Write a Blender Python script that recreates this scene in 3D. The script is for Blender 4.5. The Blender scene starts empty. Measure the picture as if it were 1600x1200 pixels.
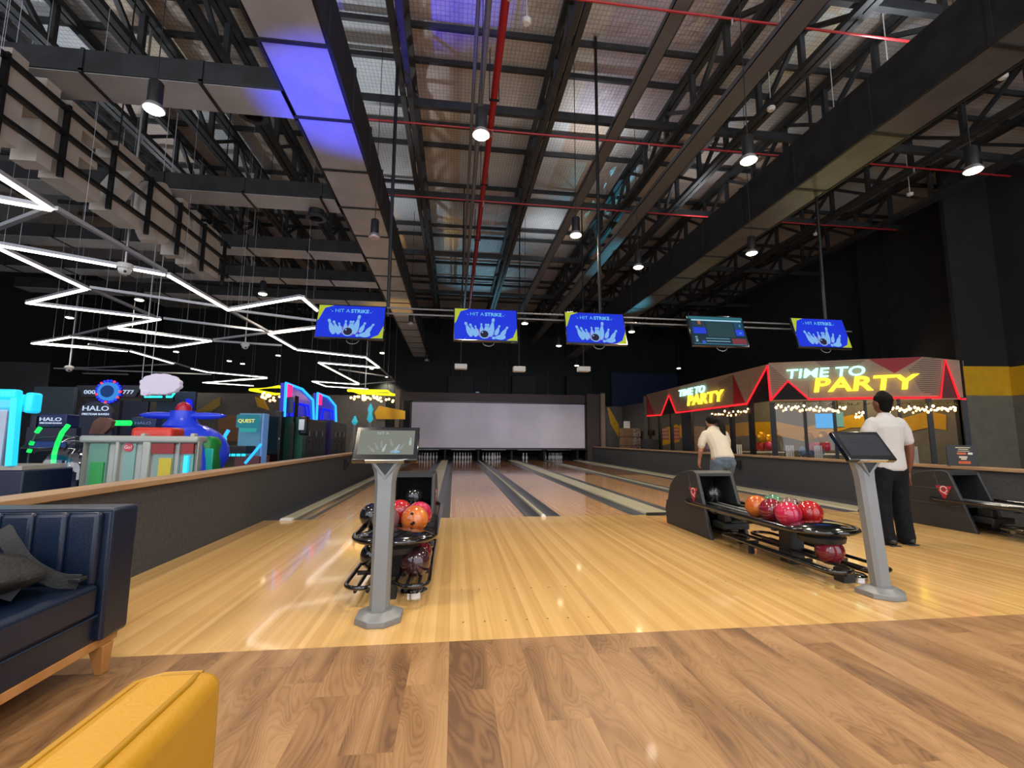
import bpy, bmesh, math, random
from mathutils import Vector, Matrix, Euler
random.seed(7)
SC = bpy.context.scene
COL = SC.collection
PI = math.pi
# ------------------------------------------------------------------ camera
F = 719.0; CAMH = 1.10
vY = Vector((-91, -86, -F)).normalized()
vX = Vector((5800, -123, -F)); vX = (vX - vX.dot(vY)*vY).normalized()
vZ = vX.cross(vY)
RW = Matrix((vX, vY, vZ))                      # camera -> world
cam_d = bpy.data.cameras.new('camera'); cam = bpy.data.objects.new('camera', cam_d); COL.objects.link(cam)
cam_d.sensor_width = 36; cam_d.lens = 36*F/1600; cam_d.clip_start = .02; cam_d.clip_end = 200
cam.matrix_world = Matrix.Translation((0, 0, CAMH)) @ RW.to_4x4()
SC.camera = cam
# ------------------------------------------------------------------ world / exposure
w = bpy.data.worlds.new('world'); SC.world = w; w.use_nodes = True
w.node_tree.nodes['Background'].inputs[0].default_value = (.88, .92, 1, 1)
w.node_tree.nodes['Background'].inputs[1].default_value = 2.3
SC.view_settings.view_transform = 'Standard'; SC.view_settings.look = 'None'
SC.view_settings.gamma = 1; SC.view_settings.use_curve_mapping = False
SC.view_settings.exposure = 0.0
LAMP_W = 205.0     # watts of one downlight
# ------------------------------------------------------------------ pixel helpers (photo pixel -> point on a real plane)
def ray(x, y): return RW @ Vector((x-800, 600-y, -F))
def onz(x, y, z): r = ray(x, y); t = (z-CAMH)/r.z; return Vector((0, 0, CAMH)) + r*t
def onx(x, y, X): r = ray(x, y); return Vector((0, 0, CAMH)) + r*(X/r.x)
def ony(x, y, Y): r = ray(x, y); return Vector((0, 0, CAMH)) + r*(Y/r.y)
def onplane(x, y, p, n):
    r = ray(x, y); o = Vector((0, 0, CAMH)); return o + r*((Vector(p)-o).dot(n)/r.dot(n))
# ------------------------------------------------------------------ materials
def lin(h):
    if isinstance(h, (tuple, list)): return (*h[:3], 1)
    h = h.lstrip('#'); v = [int(h[i:i+2], 16)/255 for i in (0, 2, 4)]
    return (*[(c/12.92 if c <= .04045 else ((c+.055)/1.055)**2.4) for c in v], 1)
MATS = {}
def mat(name, col, rough=.5, metal=0, emit=None, es=0, noise=None, bump=None, coat=0, spec=None):
    if name in MATS: return MATS[name]
    m = bpy.data.materials.new(name); m.use_nodes = True; nt = m.node_tree; N = nt.nodes; L = nt.links
    b = N['Principled BSDF']; b.inputs['Base Color'].default_value = lin(col)
    b.inputs['Roughness'].default_value = rough; b.inputs['Metallic'].default_value = metal
    b.inputs['Coat Weight'].default_value = coat; b.inputs['Coat Roughness'].default_value = .08
    if spec is not None: b.inputs['Specular IOR Level'].default_value = spec
    if emit: b.inputs['Emission Color'].default_value = lin(emit); b.inputs['Emission Strength'].default_value = es
    tc = N.new('ShaderNodeTexCoord')
    if noise:                                   # (scale, colour2, (sx,sy,sz))
        sc, c2 = noise[0], noise[1]; st = noise[2] if len(noise) > 2 else (1, 1, 1)
        mp = N.new('ShaderNodeMapping'); mp.inputs['Scale'].default_value = st
        L.new(tc.outputs['Object'], mp.inputs['Vector'])
        n = N.new('ShaderNodeTexNoise'); n.inputs['Scale'].default_value = sc; n.inputs['Detail'].default_value = 5
        L.new(mp.outputs['Vector'], n.inputs['Vector'])
        r = N.new('ShaderNodeValToRGB'); r.color_ramp.elements[0].position = .38; r.color_ramp.elements[1].position = .62
        r.color_ramp.elements[0].color = lin(col); r.color_ramp.elements[1].color = lin(c2)
        L.new(n.outputs['Fac'], r.inputs['Fac']); L.new(r.outputs['Color'], b.inputs['Base Color'])
    if bump:                                    # (scale, strength)
        n = N.new('ShaderNodeTexNoise'); n.inputs['Scale'].default_value = bump[0]; n.inputs['Detail'].default_value = 4
        L.new(tc.outputs['Object'], n.inputs['Vector'])
        bp = N.new('ShaderNodeBump'); bp.inputs['Strength'].default_value = bump[1]; bp.inputs['Distance'].default_value = .01
        L.new(n.outputs['Fac'], bp.inputs['Height']); L.new(bp.outputs['Normal'], b.inputs['Normal'])
    MATS[name] = m; return m
def glow(name, col, s): return mat(name, (.01, .01, .01), .6, emit=col, es=s, spec=0)
def nodes_of(name, rough, metal=0, coat=0):
    m = bpy.data.materials.new(name); m.use_nodes = True; MATS[name] = m
    b = m.node_tree.nodes['Principled BSDF']; b.inputs['Roughness'].default_value = rough
    b.inputs['Metallic'].default_value = metal; b.inputs['Coat Weight'].default_value = coat; b.inputs['Coat Roughness'].default_value = .06
    return m, m.node_tree, b
def mnode(nt, op, a, b=None, c=None):
    n = nt.nodes.new('ShaderNodeMath'); n.operation = op
    for i, v in enumerate((a, b, c)):
        if v is None: continue
        if isinstance(v, (int, float)): n.inputs[i].default_value = v
        else: nt.links.new(v, n.inputs[i])
    return n.outputs[0]
def board_mat(name, width, length, ramp, grain, rough, coat, streak=(40, 1.2), seam=.5, knots=False, rows=True):
    m, nt, b = nodes_of(name, rough, coat=coat); N = nt.nodes; L = nt.links
    tc = N.new('ShaderNodeTexCoord'); sp = N.new('ShaderNodeSeparateXYZ'); L.new(tc.outputs['Object'], sp.inputs[0])
    gx = mnode(nt, 'DIVIDE', sp.outputs[0], width); row = mnode(nt, 'FLOOR', gx)
    wn = N.new('ShaderNodeTexWhiteNoise'); wn.noise_dimensions = '1D'; L.new(row, wn.inputs['W'])
    gy = mnode(nt, 'ADD', mnode(nt, 'DIVIDE', sp.outputs[1], length), mnode(nt, 'MULTIPLY', wn.outputs['Value'], 7.3))
    colr = mnode(nt, 'FLOOR', gy)
    cb = N.new('ShaderNodeCombineXYZ'); L.new(row, cb.inputs[0]); L.new(colr, cb.inputs[1])
    w2 = N.new('ShaderNodeTexWhiteNoise'); w2.noise_dimensions = '2D'; L.new(cb.outputs[0], w2.inputs['Vector'])
    # stretched grain, shifted per board
    cv = N.new('ShaderNodeCombineXYZ')
    L.new(mnode(nt, 'ADD', sp.outputs[0], mnode(nt, 'MULTIPLY', w2.outputs['Value'], 13.0)), cv.inputs[0])
    L.new(mnode(nt, 'MULTIPLY', sp.outputs[1], streak[1]/streak[0]), cv.inputs[1])
    L.new(mnode(nt, 'MULTIPLY', w2.outputs['Value'], 9.0), cv.inputs[2])
    n = N.new('ShaderNodeTexNoise'); n.inputs['Scale'].default_value = streak[0]; n.inputs['Detail'].default_value = 6
    n.inputs['Distortion'].default_value = .4; L.new(cv.outputs[0], n.inputs['Vector'])
    fac = mnode(nt, 'ADD', mnode(nt, 'MULTIPLY', w2.outputs['Value'], 1-grain), mnode(nt, 'MULTIPLY', n.outputs['Fac'], grain))
    if knots:
        cv2 = N.new('ShaderNodeCombineXYZ')
        L.new(mnode(nt, 'ADD', sp.outputs[0], mnode(nt, 'MULTIPLY', w2.outputs['Value'], 31.0)), cv2.inputs[0])
        L.new(mnode(nt, 'MULTIPLY', sp.outputs[1], .22), cv2.inputs[1])
        n3 = N.new('ShaderNodeTexNoise'); n3.inputs['Scale'].default_value = 5.5; n3.inputs['Detail'].default_value = 1.5; n3.inputs['Distortion'].default_value = .9
        L.new(cv2.outputs[0], n3.inputs['Vector'])
        rings = mnode(nt, 'ABSOLUTE', mnode(nt, 'SINE', mnode(nt, 'MULTIPLY', n3.outputs['Fac'], 75.0)))
        soft = mnode(nt, 'SMOOTH_MAX', mnode(nt, 'SUBTRACT', .62, n3.outputs['Fac']), 0.0, .05)
        fac = mnode(nt, 'ADD', mnode(nt, 'MULTIPLY', fac, .62), mnode(nt, 'ADD', mnode(nt, 'MULTIPLY', rings, .17), mnode(nt, 'MULTIPLY', soft, 1.1)))
    r = N.new('ShaderNodeValToRGB'); e = r.color_ramp.elements
    while len(e) < len(ramp): e.new(.5)
    for i, (p, c) in enumerate(ramp): e[i].position = p; e[i].color = lin(c)
    L.new(fac, r.inputs['Fac'])
    fx = mnode(nt, 'FRACT', gx); ex = mnode(nt, 'MINIMUM', fx, mnode(nt, 'SUBTRACT', 1.0, fx))
    fy = mnode(nt, 'FRACT', gy); ey = mnode(nt, 'MINIMUM', fy, mnode(nt, 'SUBTRACT', 1.0, fy))
    sx = mnode(nt, 'LESS_THAN', ex, .0012/width); sy = mnode(nt, 'LESS_THAN', ey, .0012/length)
    sm = mnode(nt, 'MULTIPLY', mnode(nt, 'MAXIMUM', sx, sy), seam)
    mx = N.new('ShaderNodeMixRGB'); mx.blend_type = 'MULTIPLY'; L.new(sm, mx.inputs[0]); L.new(r.outputs[0], mx.inputs[1]); mx.inputs[2].default_value = (.45, .35, .28, 1)
    L.new(mx.outputs[0], b.inputs['Base Color'])
    return m
M_MAPLE = board_mat('maple_boards', .04, 60, [(.15, '#bb9158'), (.45, '#cca366'), (.65, '#d4ac6e'), (.9, '#dfba80')], .55, .2, .4, (38, .8), .12)
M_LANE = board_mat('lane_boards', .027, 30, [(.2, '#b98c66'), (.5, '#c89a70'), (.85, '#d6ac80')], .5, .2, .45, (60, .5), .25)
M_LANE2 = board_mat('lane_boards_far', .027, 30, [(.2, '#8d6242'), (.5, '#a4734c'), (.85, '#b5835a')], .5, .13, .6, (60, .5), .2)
M_LAM = board_mat('laminate_planks', .19, 1.25, [(.25, '#664830'), (.45, '#82603e'), (.62, '#94704c'), (.85, '#a48058')], .6, .36, .05, (13, 2.4), .22, knots=True)
def foil_mat():
    m, nt, b = nodes_of('roof_foil', .5, .1); N = nt.nodes; L = nt.links
    tc = N.new('ShaderNodeTexCoord'); sp = N.new('ShaderNodeSeparateXYZ'); L.new(tc.outputs['Object'], sp.inputs[0])
    def line(o, s):
        f = mnode(nt, 'FRACT', mnode(nt, 'DIVIDE', o, s)); return mnode(nt, 'LESS_THAN', f, .2)
    g = mnode(nt, 'MAXIMUM', line(sp.outputs[0], .075), line(sp.outputs[1], .09))
    cb = N.new('ShaderNodeCombineXYZ')
    L.new(mnode(nt, 'FLOOR', mnode(nt, 'DIVIDE', sp.outputs[0], 1.25)), cb.inputs[0]); L.new(mnode(nt, 'FLOOR', mnode(nt, 'DIVIDE', sp.outputs[1], 3.1)), cb.inputs[1])
    w = N.new('ShaderNodeTexWhiteNoise'); w.noise_dimensions = '2D'; L.new(cb.outputs[0], w.inputs['Vector'])
    r = N.new('ShaderNodeValToRGB'); e = r.color_ramp.elements; e.new(.5); e.new(.75)
    for i, (p, c) in enumerate([(0, '#c0c6cc'), (.45, '#d4d8dc'), (.75, '#ccbba6'), (1, '#c2bccc')]): e[i].position = p; e[i].color = lin(c)
    L.new(w.outputs['Value'], r.inputs[0])
    mx = N.new('ShaderNodeMixRGB'); mx.blend_type = 'MULTIPLY'; L.new(mnode(nt, 'MULTIPLY', g, .55), mx.inputs[0]); L.new(r.outputs[0], mx.inputs[1]); mx.inputs[2].default_value = (.45, .45, .45, 1)
    L.new(mx.outputs[0], b.inputs['Base Color'])
    n = N.new('ShaderNodeTexNoise'); n.inputs['Scale'].default_value = 4; n.inputs['Detail'].default_value = 6; L.new(tc.outputs['Object'], n.inputs['Vector'])
    bp = N.new('ShaderNodeBump'); bp.inputs['Strength'].default_value = .9; bp.inputs['Distance'].default_value = .06
    L.new(mnode(nt, 'ADD', n.outputs['Fac'], mnode(nt, 'MULTIPLY', g, .25)), bp.inputs['Height']); L.new(bp.outputs[0], b.inputs['Normal'])
    return m
M_FOIL = foil_mat()
def stripe_mat(name, c1, c2, pitch, axis=2, rough=.6):
    m, nt, b = nodes_of(name, rough); N = nt.nodes; L = nt.links
    tc = N.new('ShaderNodeTexCoord'); sp = N.new('ShaderNodeSeparateXYZ'); L.new(tc.outputs['Object'], sp.inputs[0])
    f = mnode(nt, 'LESS_THAN', mnode(nt, 'FRACT', mnode(nt, 'DIVIDE', sp.outputs[axis], pitch)), .38)
    mx = N.new('ShaderNodeMixRGB'); L.new(f, mx.inputs[0]); mx.inputs[1].default_value = lin(c1); mx.inputs[2].default_value = lin(c2)
    L.new(mx.outputs[0], b.inputs['Base Color']); return m
def glass_mat(name, tint=(1, 1, 1), gl=.08):
    m = bpy.data.materials.new(name); m.use_nodes = True; nt = m.node_tree; N = nt.nodes; L = nt.links
    for n in list(N): N.remove(n)
    o = N.new('ShaderNodeOutputMaterial'); t = N.new('ShaderNodeBsdfTransparent'); t.inputs[0].default_value = (*tint, 1)
    g = N.new('ShaderNodeBsdfGlossy'); g.inputs['Roughness'].default_value = .03
    mx = N.new('ShaderNodeMixShader'); mx.inputs[0].default_value = gl
    L.new(t.outputs[0], mx.inputs[1]); L.new(g.outputs[0], mx.inputs[2]); L.new(mx.outputs[0], o.inputs[0]); return m
M = dict(
 black=mat('black_plastic', '#1b1c1e', .45), blackgloss=mat('gloss_black', '#0d0e10', .12, coat=.6), blackmetal=mat('black_steel', '#1a1b1d', .42, .3),
 dark=mat('dark_paint', '#141618', .8, noise=(3, '#1b1d20')), darker=mat('dark_void', '#0a0a0c', .9),
 hood=mat('hood_plastic', '#26272a', .5, bump=(180, .15)), hoodin=mat('hood_inside', '#0a0a0b', .8),
 steel=mat('stand_grey', '#7d7f80', .42, .3, bump=(150, .05)), silver=mat('silver_metal', '#b9bbbc', .3, .8), chrome=mat('chrome', '#d8d8d8', .12, 1),
 cream=mat('cream_capping', '#aaa58c', .35, coat=.2, noise=(2, '#b8b39b', (1, .2, 1))), gutter=mat('gutter_grey', '#4a4d53', .3, .1, coat=.2),
 partition=mat('partition_charcoal', '#3a3b3e', .75, noise=(30, '#434447')), oak=mat('oak_cap', '#9a7a5c', .45, noise=(8, '#ab8a68', (1, .15, 1))),
 navy=mat('navy_leather', '#0b182c', .38, bump=(120, .12), noise=(3, '#0e1e36')), navypipe=mat('navy_piping', '#0e1e36', .4),
 yleather=mat('mustard_leather', '#b07f18', .42, bump=(160, .1), noise=(2.5, '#b88820')), ypipe=mat('mustard_piping', '#a0740f', .4),
 oakleg=mat('oak_leg', '#a8743e', .45, noise=(12, '#b98450', (1, 1, .2))), walnutleg=mat('walnut_leg', '#5a3118', .5),
 white=mat('white_plastic', '#d8d8d4', .4), offwhite=mat('warm_white', '#b3aca4', .6, noise=(2, '#a89f96')), screen=mat('projection_screen', '#cfcad4', .8, noise=(.8, '#c4c4cc')),
 brown=mat('brown_panel', '#3c3230', .7, noise=(14, '#463a37')), post=mat('tan_post', '#8a7763', .6), fascia=mat('fascia_tan', '#a98a70', .6, noise=(6, '#b09176')),
 slat=stripe_mat('fascia_slats', '#a98a70', '#5c4638', .05), red=mat('fascia_red', '#a31420', .55), dred=mat('fascia_dark_red', '#5b1a18', .6),
 yellow=mat('wall_yellow', '#d7a313', .6, noise=(5, '#cf9b10')), olive=mat('party_wall', '#77705f', .75, noise=(4, '#6e6858')), greywall=mat('grey_wall', '#5b5856', .8, noise=(6, '#63605d')),
 grey=mat('mid_grey', '#6c7074', .5), ductm=mat('duct_black', '#121315', .6, noise=(4, '#202225')), ductf=mat('duct_foil', '#a9abae', .42, .3, bump=(9, .4), noise=(2.5, '#b4b6ba')),
 ductf2=mat('duct_foil_dull', '#56575a', .45, .4, bump=(9, .5), noise=(2.5, '#606164')), beam=mat('truss_paint', '#343638', .55, .3, noise=(5, '#3d3f42')), tray=mat('cable_tray', '#67696c', .45, .4), redpipe=mat('red_pipe', '#a01c22', .4), conduit=mat('conduit', '#7d8185', .4, .5),
 pin=mat('pin_white', '#d9d9d6', .3, coat=.5), pinred=mat('pin_red', '#a81a1e', .4), skinm=mat('skin_brown', '#6b3f2e', .5, bump=(200, .03)), skinf=mat('skin_tan', '#a8755c', .5, bump=(200, .03)),
 tee=mat('white_cotton', '#b4b2b0', .85, bump=(30, .5)), teef=mat('cream_cotton', '#c4b8a4', .85, bump=(30, .5)), jeans=mat('dark_denim', '#0b0d11', .9, bump=(60, .4), noise=(20, '#11151b'), spec=.2),
 jeansf=mat('blue_denim', '#4a5866', .85, bump=(60, .4), noise=(20, '#56646f')), hair=mat('black_hair', '#070504', .8, bump=(90, .8), spec=.15), hairf=mat('brown_hair', '#0d0806', .7, bump=(90, .8), spec=.2),
 shoe=mat('black_shoe', '#101113', .5), sole=mat('shoe_sole', '#2a2a2c', .6), led=glow('led_white', '#fff1e4', 9), ledframe=mat('led_housing', '#b4b8bf', .4, .2),
 lamp=glow('lamp_glow', '#fff0c8', 22), lampoff=mat('lamp_lens', '#c8b8bc', .3), cardboard=mat('cardboard', '#8a6a4e', .8, noise=(5, '#7c5e44')),
 bag=mat('bag_black', '#0b0b0c', .75, bump=(70, .6)), bagg=mat('bag_grey', '#222427', .8, bump=(90, .5)), glass=glass_mat('clear_glass', (1, 1, 1), .035), dome=glass_mat('arcade_dome', (.75, .85, 1), .18),
)
# ------------------------------------------------------------------ mesh builder
def basis(d):
    d = Vector(d).normalized(); u = Vector((0, 0, 1)) if abs(d.z) < .95 else Vector((1, 0, 0))
    a = d.cross(u).normalized(); return a, d.cross(a).normalized(), d
class MB:
    def __init__(s): s.v = []; s.f = []; s.smooth = False
    def add(s, vs, fs):
        n = len(s.v); s.v += [tuple(v) for v in vs]; s.f += [tuple(i+n for i in f) for f in fs]; return s
    def box(s, x0, x1, y0, y1, z0, z1):
        if x0 > x1: x0, x1 = x1, x0
        if y0 > y1: y0, y1 = y1, y0
        if z0 > z1: z0, z1 = z1, z0
        return s.add([(x0,y0,z0),(x1,y0,z0),(x1,y1,z0),(x0,y1,z0),(x0,y0,z1),(x1,y0,z1),(x1,y1,z1),(x0,y1,z1)],
            [(3,2,1,0),(4,5,6,7),(0,1,5,4),(1,2,6,5),(2,3,7,6),(3,0,4,7)])
    def bar(s, p, q, w, h, up=(0, 0, 1)):
        p = Vector(p); q = Vector(q); d = (q-p).normalized(); u = Vector(up)
        if abs(d.dot(u)) > .98: u = Vector((0, 1, 0))
        a = d.cross(u).normalized(); b = a.cross(d)
        vs = [o + a*(i*w/2) + b*(j*h/2) for o in (p, q) for i, j in ((-1,-1),(1,-1),(1,1),(-1,1))]
        return s.add(vs, [(0,1,2,3),(7,6,5,4),(0,4,5,1),(1,5,6,2),(2,6,7,3),(3,7,4,0)])
    def tube(s, pts, r, seg=10, closed=False, caps=True):
        pts = [Vector(p) for p in pts]; n = len(pts); rs = r if isinstance(r, (list, tuple)) else [r]*n
        vs = []; a = None
        for i, p in enumerate(pts):
            if closed: d = pts[(i+1) % n]-pts[i-1]
            else: d = pts[min(i+1, n-1)]-pts[max(i-1, 0)]
            if d.length < 1e-9: d = Vector((0, 0, 1))
            d.normalize()
            if a is None: a, b, _ = basis(d)
            else:
                a = (a - d*a.dot(d))
                if a.length < 1e-6: a, b, _ = basis(d)
                a.normalize(); b = d.cross(a)
            vs += [p + (a*math.cos(t)+b*math.sin(t))*rs[i] for t in [2*PI*k/seg for k in range(seg)]]
        fs = []; m = n if closed else n-1
        for i in range(m):
            j = (i+1) % n
            for k in range(seg):
                l = (k+1) % seg; fs.append((i*seg+k, i*seg+l, j*seg+l, j*seg+k))
        if not closed and caps: fs.append(tuple(range(seg))[::-1]); fs.append(tuple((n-1)*seg+k for k in range(seg)))
        return s.add(vs, fs)
    def lathe(s, prof, c=(0, 0, 0), seg=24, ax=(0, 0, 1), sx=1, sy=1):   # prof (r,h)
        d = Vector(ax).normalized()
        a, b = (Vector((1, 0, 0)), Vector((0, 1, 0))) if abs(d.z) > .999 else basis(d)[:2]
        c = Vector(c); vs = []
        for r, h in prof: vs += [c + d*h + a*(r*sx*math.cos(2*PI*k/seg)) + b*(r*sy*math.sin(2*PI*k/seg)) for k in range(seg)]
        fs = [(i*seg+k, i*seg+(k+1) % seg, (i+1)*seg+(k+1) % seg, (i+1)*seg+k) for i in range(len(prof)-1) for k in range(seg)]
        fs.append(tuple(range(seg))[::-1]); fs.append(tuple((len(prof)-1)*seg+k for k in range(seg)))
        return s.add(vs, fs)
    def sphere(s, c, r, seg=24, sc=(1, 1, 1)):
        n = seg//2; prof = [(max(r*math.sin(PI*i/n), 1e-4), -r*math.cos(PI*i/n)) for i in range(n+1)]
        k = len(s.v); s.lathe(prof, (0, 0, 0), seg)
        for i in range(k, len(s.v)): v = s.v[i]; s.v[i] = (v[0]*sc[0]+c[0], v[1]*sc[1]+c[1], v[2]*sc[2]+c[2])
        return s
    def prism(s, poly, axis, a, b):     # poly of 2D points in the plane normal to axis, extruded from a to b
        n = len(poly)
        def P(u, v, t): return {'x': (t, u, v), 'y': (u, t, v), 'z': (u, v, t)}[axis]
        vs = [P(u, v, a) for u, v in poly] + [P(u, v, b) for u, v in poly]
        return s.add(vs, [tuple(range(n))[::-1], tuple(range(n, 2*n))] + [(i, (i+1) % n, (i+1) % n+n, i+n) for i in range(n)])
    def slab(s, pts, nrm, t):           # 3D polygon given a thickness
        n = len(pts); k = Vector(nrm).normalized()*t
        vs = [Vector(p) for p in pts] + [Vector(p)+k for p in pts]
        return s.add(vs, [tuple(range(n))[::-1], tuple(range(n, 2*n))] + [(i, (i+1) % n, (i+1) % n+n, i+n) for i in range(n)])
    def grid(s, fn, nu, nv):
        vs = [fn(i/nu, j/nv) for j in range(nv+1) for i in range(nu+1)]
        return s.add(vs, [(j*(nu+1)+i, j*(nu+1)+i+1, (j+1)*(nu+1)+i+1, (j+1)*(nu+1)+i) for j in range(nv) for i in range(nu)])
    def build(s, name, m, parent=None, bevel=0, smooth=None, sub=0, loc=None):
        me = bpy.data.meshes.new(name); me.from_pydata(s.v, [], s.f); me.materials.append(m)
        bm = bmesh.new(); bm.from_mesh(me); bmesh.ops.recalc_face_normals(bm, faces=bm.faces); bm.to_mesh(me); bm.free()
        o = bpy.data.objects.new(name, me); COL.objects.link(o)
        if parent: o.parent = parent
        if loc: o.location = loc
        if bevel:
            md = o.modifiers.new('bevel', 'BEVEL'); md.width = bevel; md.segments = 3; md.limit_method = 'ANGLE'; md.angle_limit = .7
        if sub: md = o.modifiers.new('sub', 'SUBSURF'); md.levels = sub; md.render_levels = sub
        sm = bool(bevel or sub) if smooth is None else smooth
        if sm:
            me.polygons.foreach_set('use_smooth', [True]*len(me.polygons))
            if not sub:
                try: me.set_sharp_from_angle(angle=.8)
                except Exception: pass
        return o
def tag(o, label, cat, group=None, kind=None):
    if label: o['label'] = label
    if cat: o['category'] = cat
    if group: o['group'] = group
    if kind: o['kind'] = kind
    return o
NUM = 'first second third fourth fifth sixth seventh eighth ninth tenth eleventh twelfth thirteenth fourteenth fifteenth sixteenth seventeenth eighteenth nineteenth twentieth twenty-first twenty-second twenty-third twenty-fourth twenty-fifth twenty-sixth twenty-seventh twenty-eighth twenty-ninth thirtieth'.split()
def thing(name, label, cat, loc=(0, 0, 0), rz=0, group=None):
    o = bpy.data.objects.new(name, None); COL.objects.link(o); o.location = loc; o.rotation_euler = (0, 0, rz); o.empty_display_size = .1
    return tag(o, label, cat, group)
def struct(o): o['kind'] = 'structure'; return o
KIDS = {}
def copy_tree(o, parent=None):
    c = o.copy(); COL.objects.link(c); c.parent = parent
    for ch in [x for x in ALL() if x.parent == o]: copy_tree(ch, c)
    return c
def ALL(): return list(bpy.data.objects)
def copies(proto, placements):
    """placements: list of (loc, rz, label) ; the first moves the prototype itself"""
    kids = [x for x in ALL() if x.parent == proto]; gk = {k: [x for x in ALL() if x.parent == k] for k in kids}; out = []
    for i, (loc, rz, label) in enumerate(placements):
        if i == 0: o = proto
        else:
            o = proto.copy(); COL.objects.link(o)
            for k in kids:
                c = k.copy(); COL.objects.link(c); c.parent = o
                for g in gk[k]: d = g.copy(); COL.objects.link(d); d.parent = c
        o.location = loc; o.rotation_euler = (0, 0, rz)
        if label: o['label'] = label
        out.append(o)
    return out
def text(name, s, size, m, parent, loc, rot=(PI/2, 0, 0), ext=.004, sx=1, shear=0, off=0, spacing=1, align='CENTER', bevel=0):
    cu = bpy.data.curves.new(name, 'FONT'); cu.body = s; cu.size = size; cu.extrude = ext; cu.shear = shear; cu.offset = off; cu.space_character = spacing
    cu.align_x = align; cu.align_y = 'CENTER'; cu.resolution_u = 3; cu.bevel_depth = bevel
    t = bpy.data.objects.new(name+'_tmp', cu); COL.objects.link(t); bpy.context.view_layer.update()
    me = bpy.data.meshes.new_from_object(t.evaluated_get(bpy.context.evaluated_depsgraph_get())); me.name = name
    bpy.data.objects.remove(t); bpy.data.curves.remove(cu)
    me.materials.clear(); me.materials.append(m)
    o = bpy.data.objects.new(name, me); COL.objects.link(o); o.parent = parent; o.location = loc; o.rotation_euler = rot; o.scale = (sx, 1, 1)
    return o
def stadium(cx, hw, y0, y1, z, n=8):     # closed loop in a horizontal plane
    p = []
    for k in range(n+1): a = PI + PI*k/n; p.append((cx+hw*math.cos(a), y0+hw+hw*math.sin(a), z))
    for k in range(n+1): a = PI*k/n; p.append((cx+hw*math.cos(a), y1-hw+hw*math.sin(a), z))
    return p

# ================================================================== SETTING
struct(MB().box(-16, 14, -4, 2.69, -.06, 0).build('floor', M_LAM))
appr = MB().box(-2.5, 7.33, 2.69, 6.71, -.06, 0).build('floor', M_MAPLE); struct(appr)
struct(MB().box(-16, -2.5, 2.69, 27, -.06, 0).build('floor', M['dark'])); struct(MB().box(7.33, 14, 2.69, 27, -.06, 0).build('floor', M['greywall']))
struct(MB().box(-2.5, 7.33, 6.71, 27, -.2, -.07).build('floor', M['darker']))
struct(MB().box(-16.2, 14.2, -4, 27.2, 8.25, 8.4).build('ceiling', M_FOIL))
struct(MB().box(13.7, 14.0, -4, 27, 0, 8.25).build('wall_right', mat('tall_wall_black', '#1f2022', .9, noise=(2, '#242527'))))
struct(MB().box(-16.2, 14, 27, 27.2, 0, 8.25).build('wall_back', mat('back_wall', '#141a1a', .85, noise=(2, '#1a2020'))))
struct(MB().box(-16.2, -16, -4, 27, 0, 8.25).build('wall_far_left', M['dark']))
col = MB().box(13.3, 13.7, 12.7, 13.3, 0, 8.25).build('wall_right_column', M['dark']); struct(col)
# low partitions
pl = struct(MB().box(-2.62, -2.5, 1.0, 25.2, 0, .70).build('wall_left', M['partition'])); MB().box(-2.68, -2.46, 1.0, 25.2, .70, .745).build('cap_board', M['oak'], pl, .006)
pr_ = struct(MB().box(7.33, 7.45, 3.0, 25.2, 0, .71).build('wall_right_partition', M['partition'])); MB().box(7.29, 7.52, 3.0, 25.2, .71, .755).build('cap_board', M['oak'], pr_, .006)
for x, y, lab in ((-2.46, 10.6, 'small black box fixed to the left partition under its oak cap'), (7.30, 8.9, 'small black box fixed to the right partition under its oak cap')):
    q = onx(539, 723, -2.5) if x < 0 else onx(1155, 724, 7.33)
    t = thing('wall_speaker', lab, 'speaker', (x, q.y, .50))
    MB().box(-.035, .035, -.09, .09, -.11, .11).build('housing', M['black'], t, .006); s = 1 if x < 0 else -1
    MB().lathe([(.05, 0), (.05, .008)], (s*.035, 0, 0), 16, (s, 0, 0)).build('grille', M['darker'], t)
# ================================================================== LANES
LANES = [(-1.89, -.835), (-.03, 1.03), (1.565, 2.62), (3.475, 4.53), (5.065, 6.12)]
FY, EY = 6.71, 25.9
pos = ['leftmost bowling lane beside the left partition', 'bowling lane straight ahead, right of the left ball return', 'bowling lane in the middle of the five', 'bowling lane right of the middle one, with only two pins left', 'rightmost bowling lane along the right partition']
for (a, b), lab in zip(LANES, pos):
    t = thing('bowling_lane', 'pale maple '+lab, 'bowling lane', ((a+b)/2, FY, 0), 0, None); h = (b-a)/2
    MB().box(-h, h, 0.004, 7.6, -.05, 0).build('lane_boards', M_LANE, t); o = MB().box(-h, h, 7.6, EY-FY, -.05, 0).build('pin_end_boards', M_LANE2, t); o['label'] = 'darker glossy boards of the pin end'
    for s in (-1, 1):
        def gf(u, v, s=s, h=h): x = s*(h+.235*u); return (x, .004+v*(EY-FY-.004), -.045*math.sin(PI*u))
        MB().grid(gf, 8, 1).build('gutter', M['gutter'], t, smooth=True)
    # arrow marks
    for k in range(-3, 4):
        MB().prism([(k*.13-.012, 4.6-abs(k)*.3), (k*.13+.012, 4.6-abs(k)*.3), (k*.13, 4.75-abs(k)*.3)], 'z', .0003, .0008).build('aiming_arrow', M['walnutleg'], t)
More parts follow.
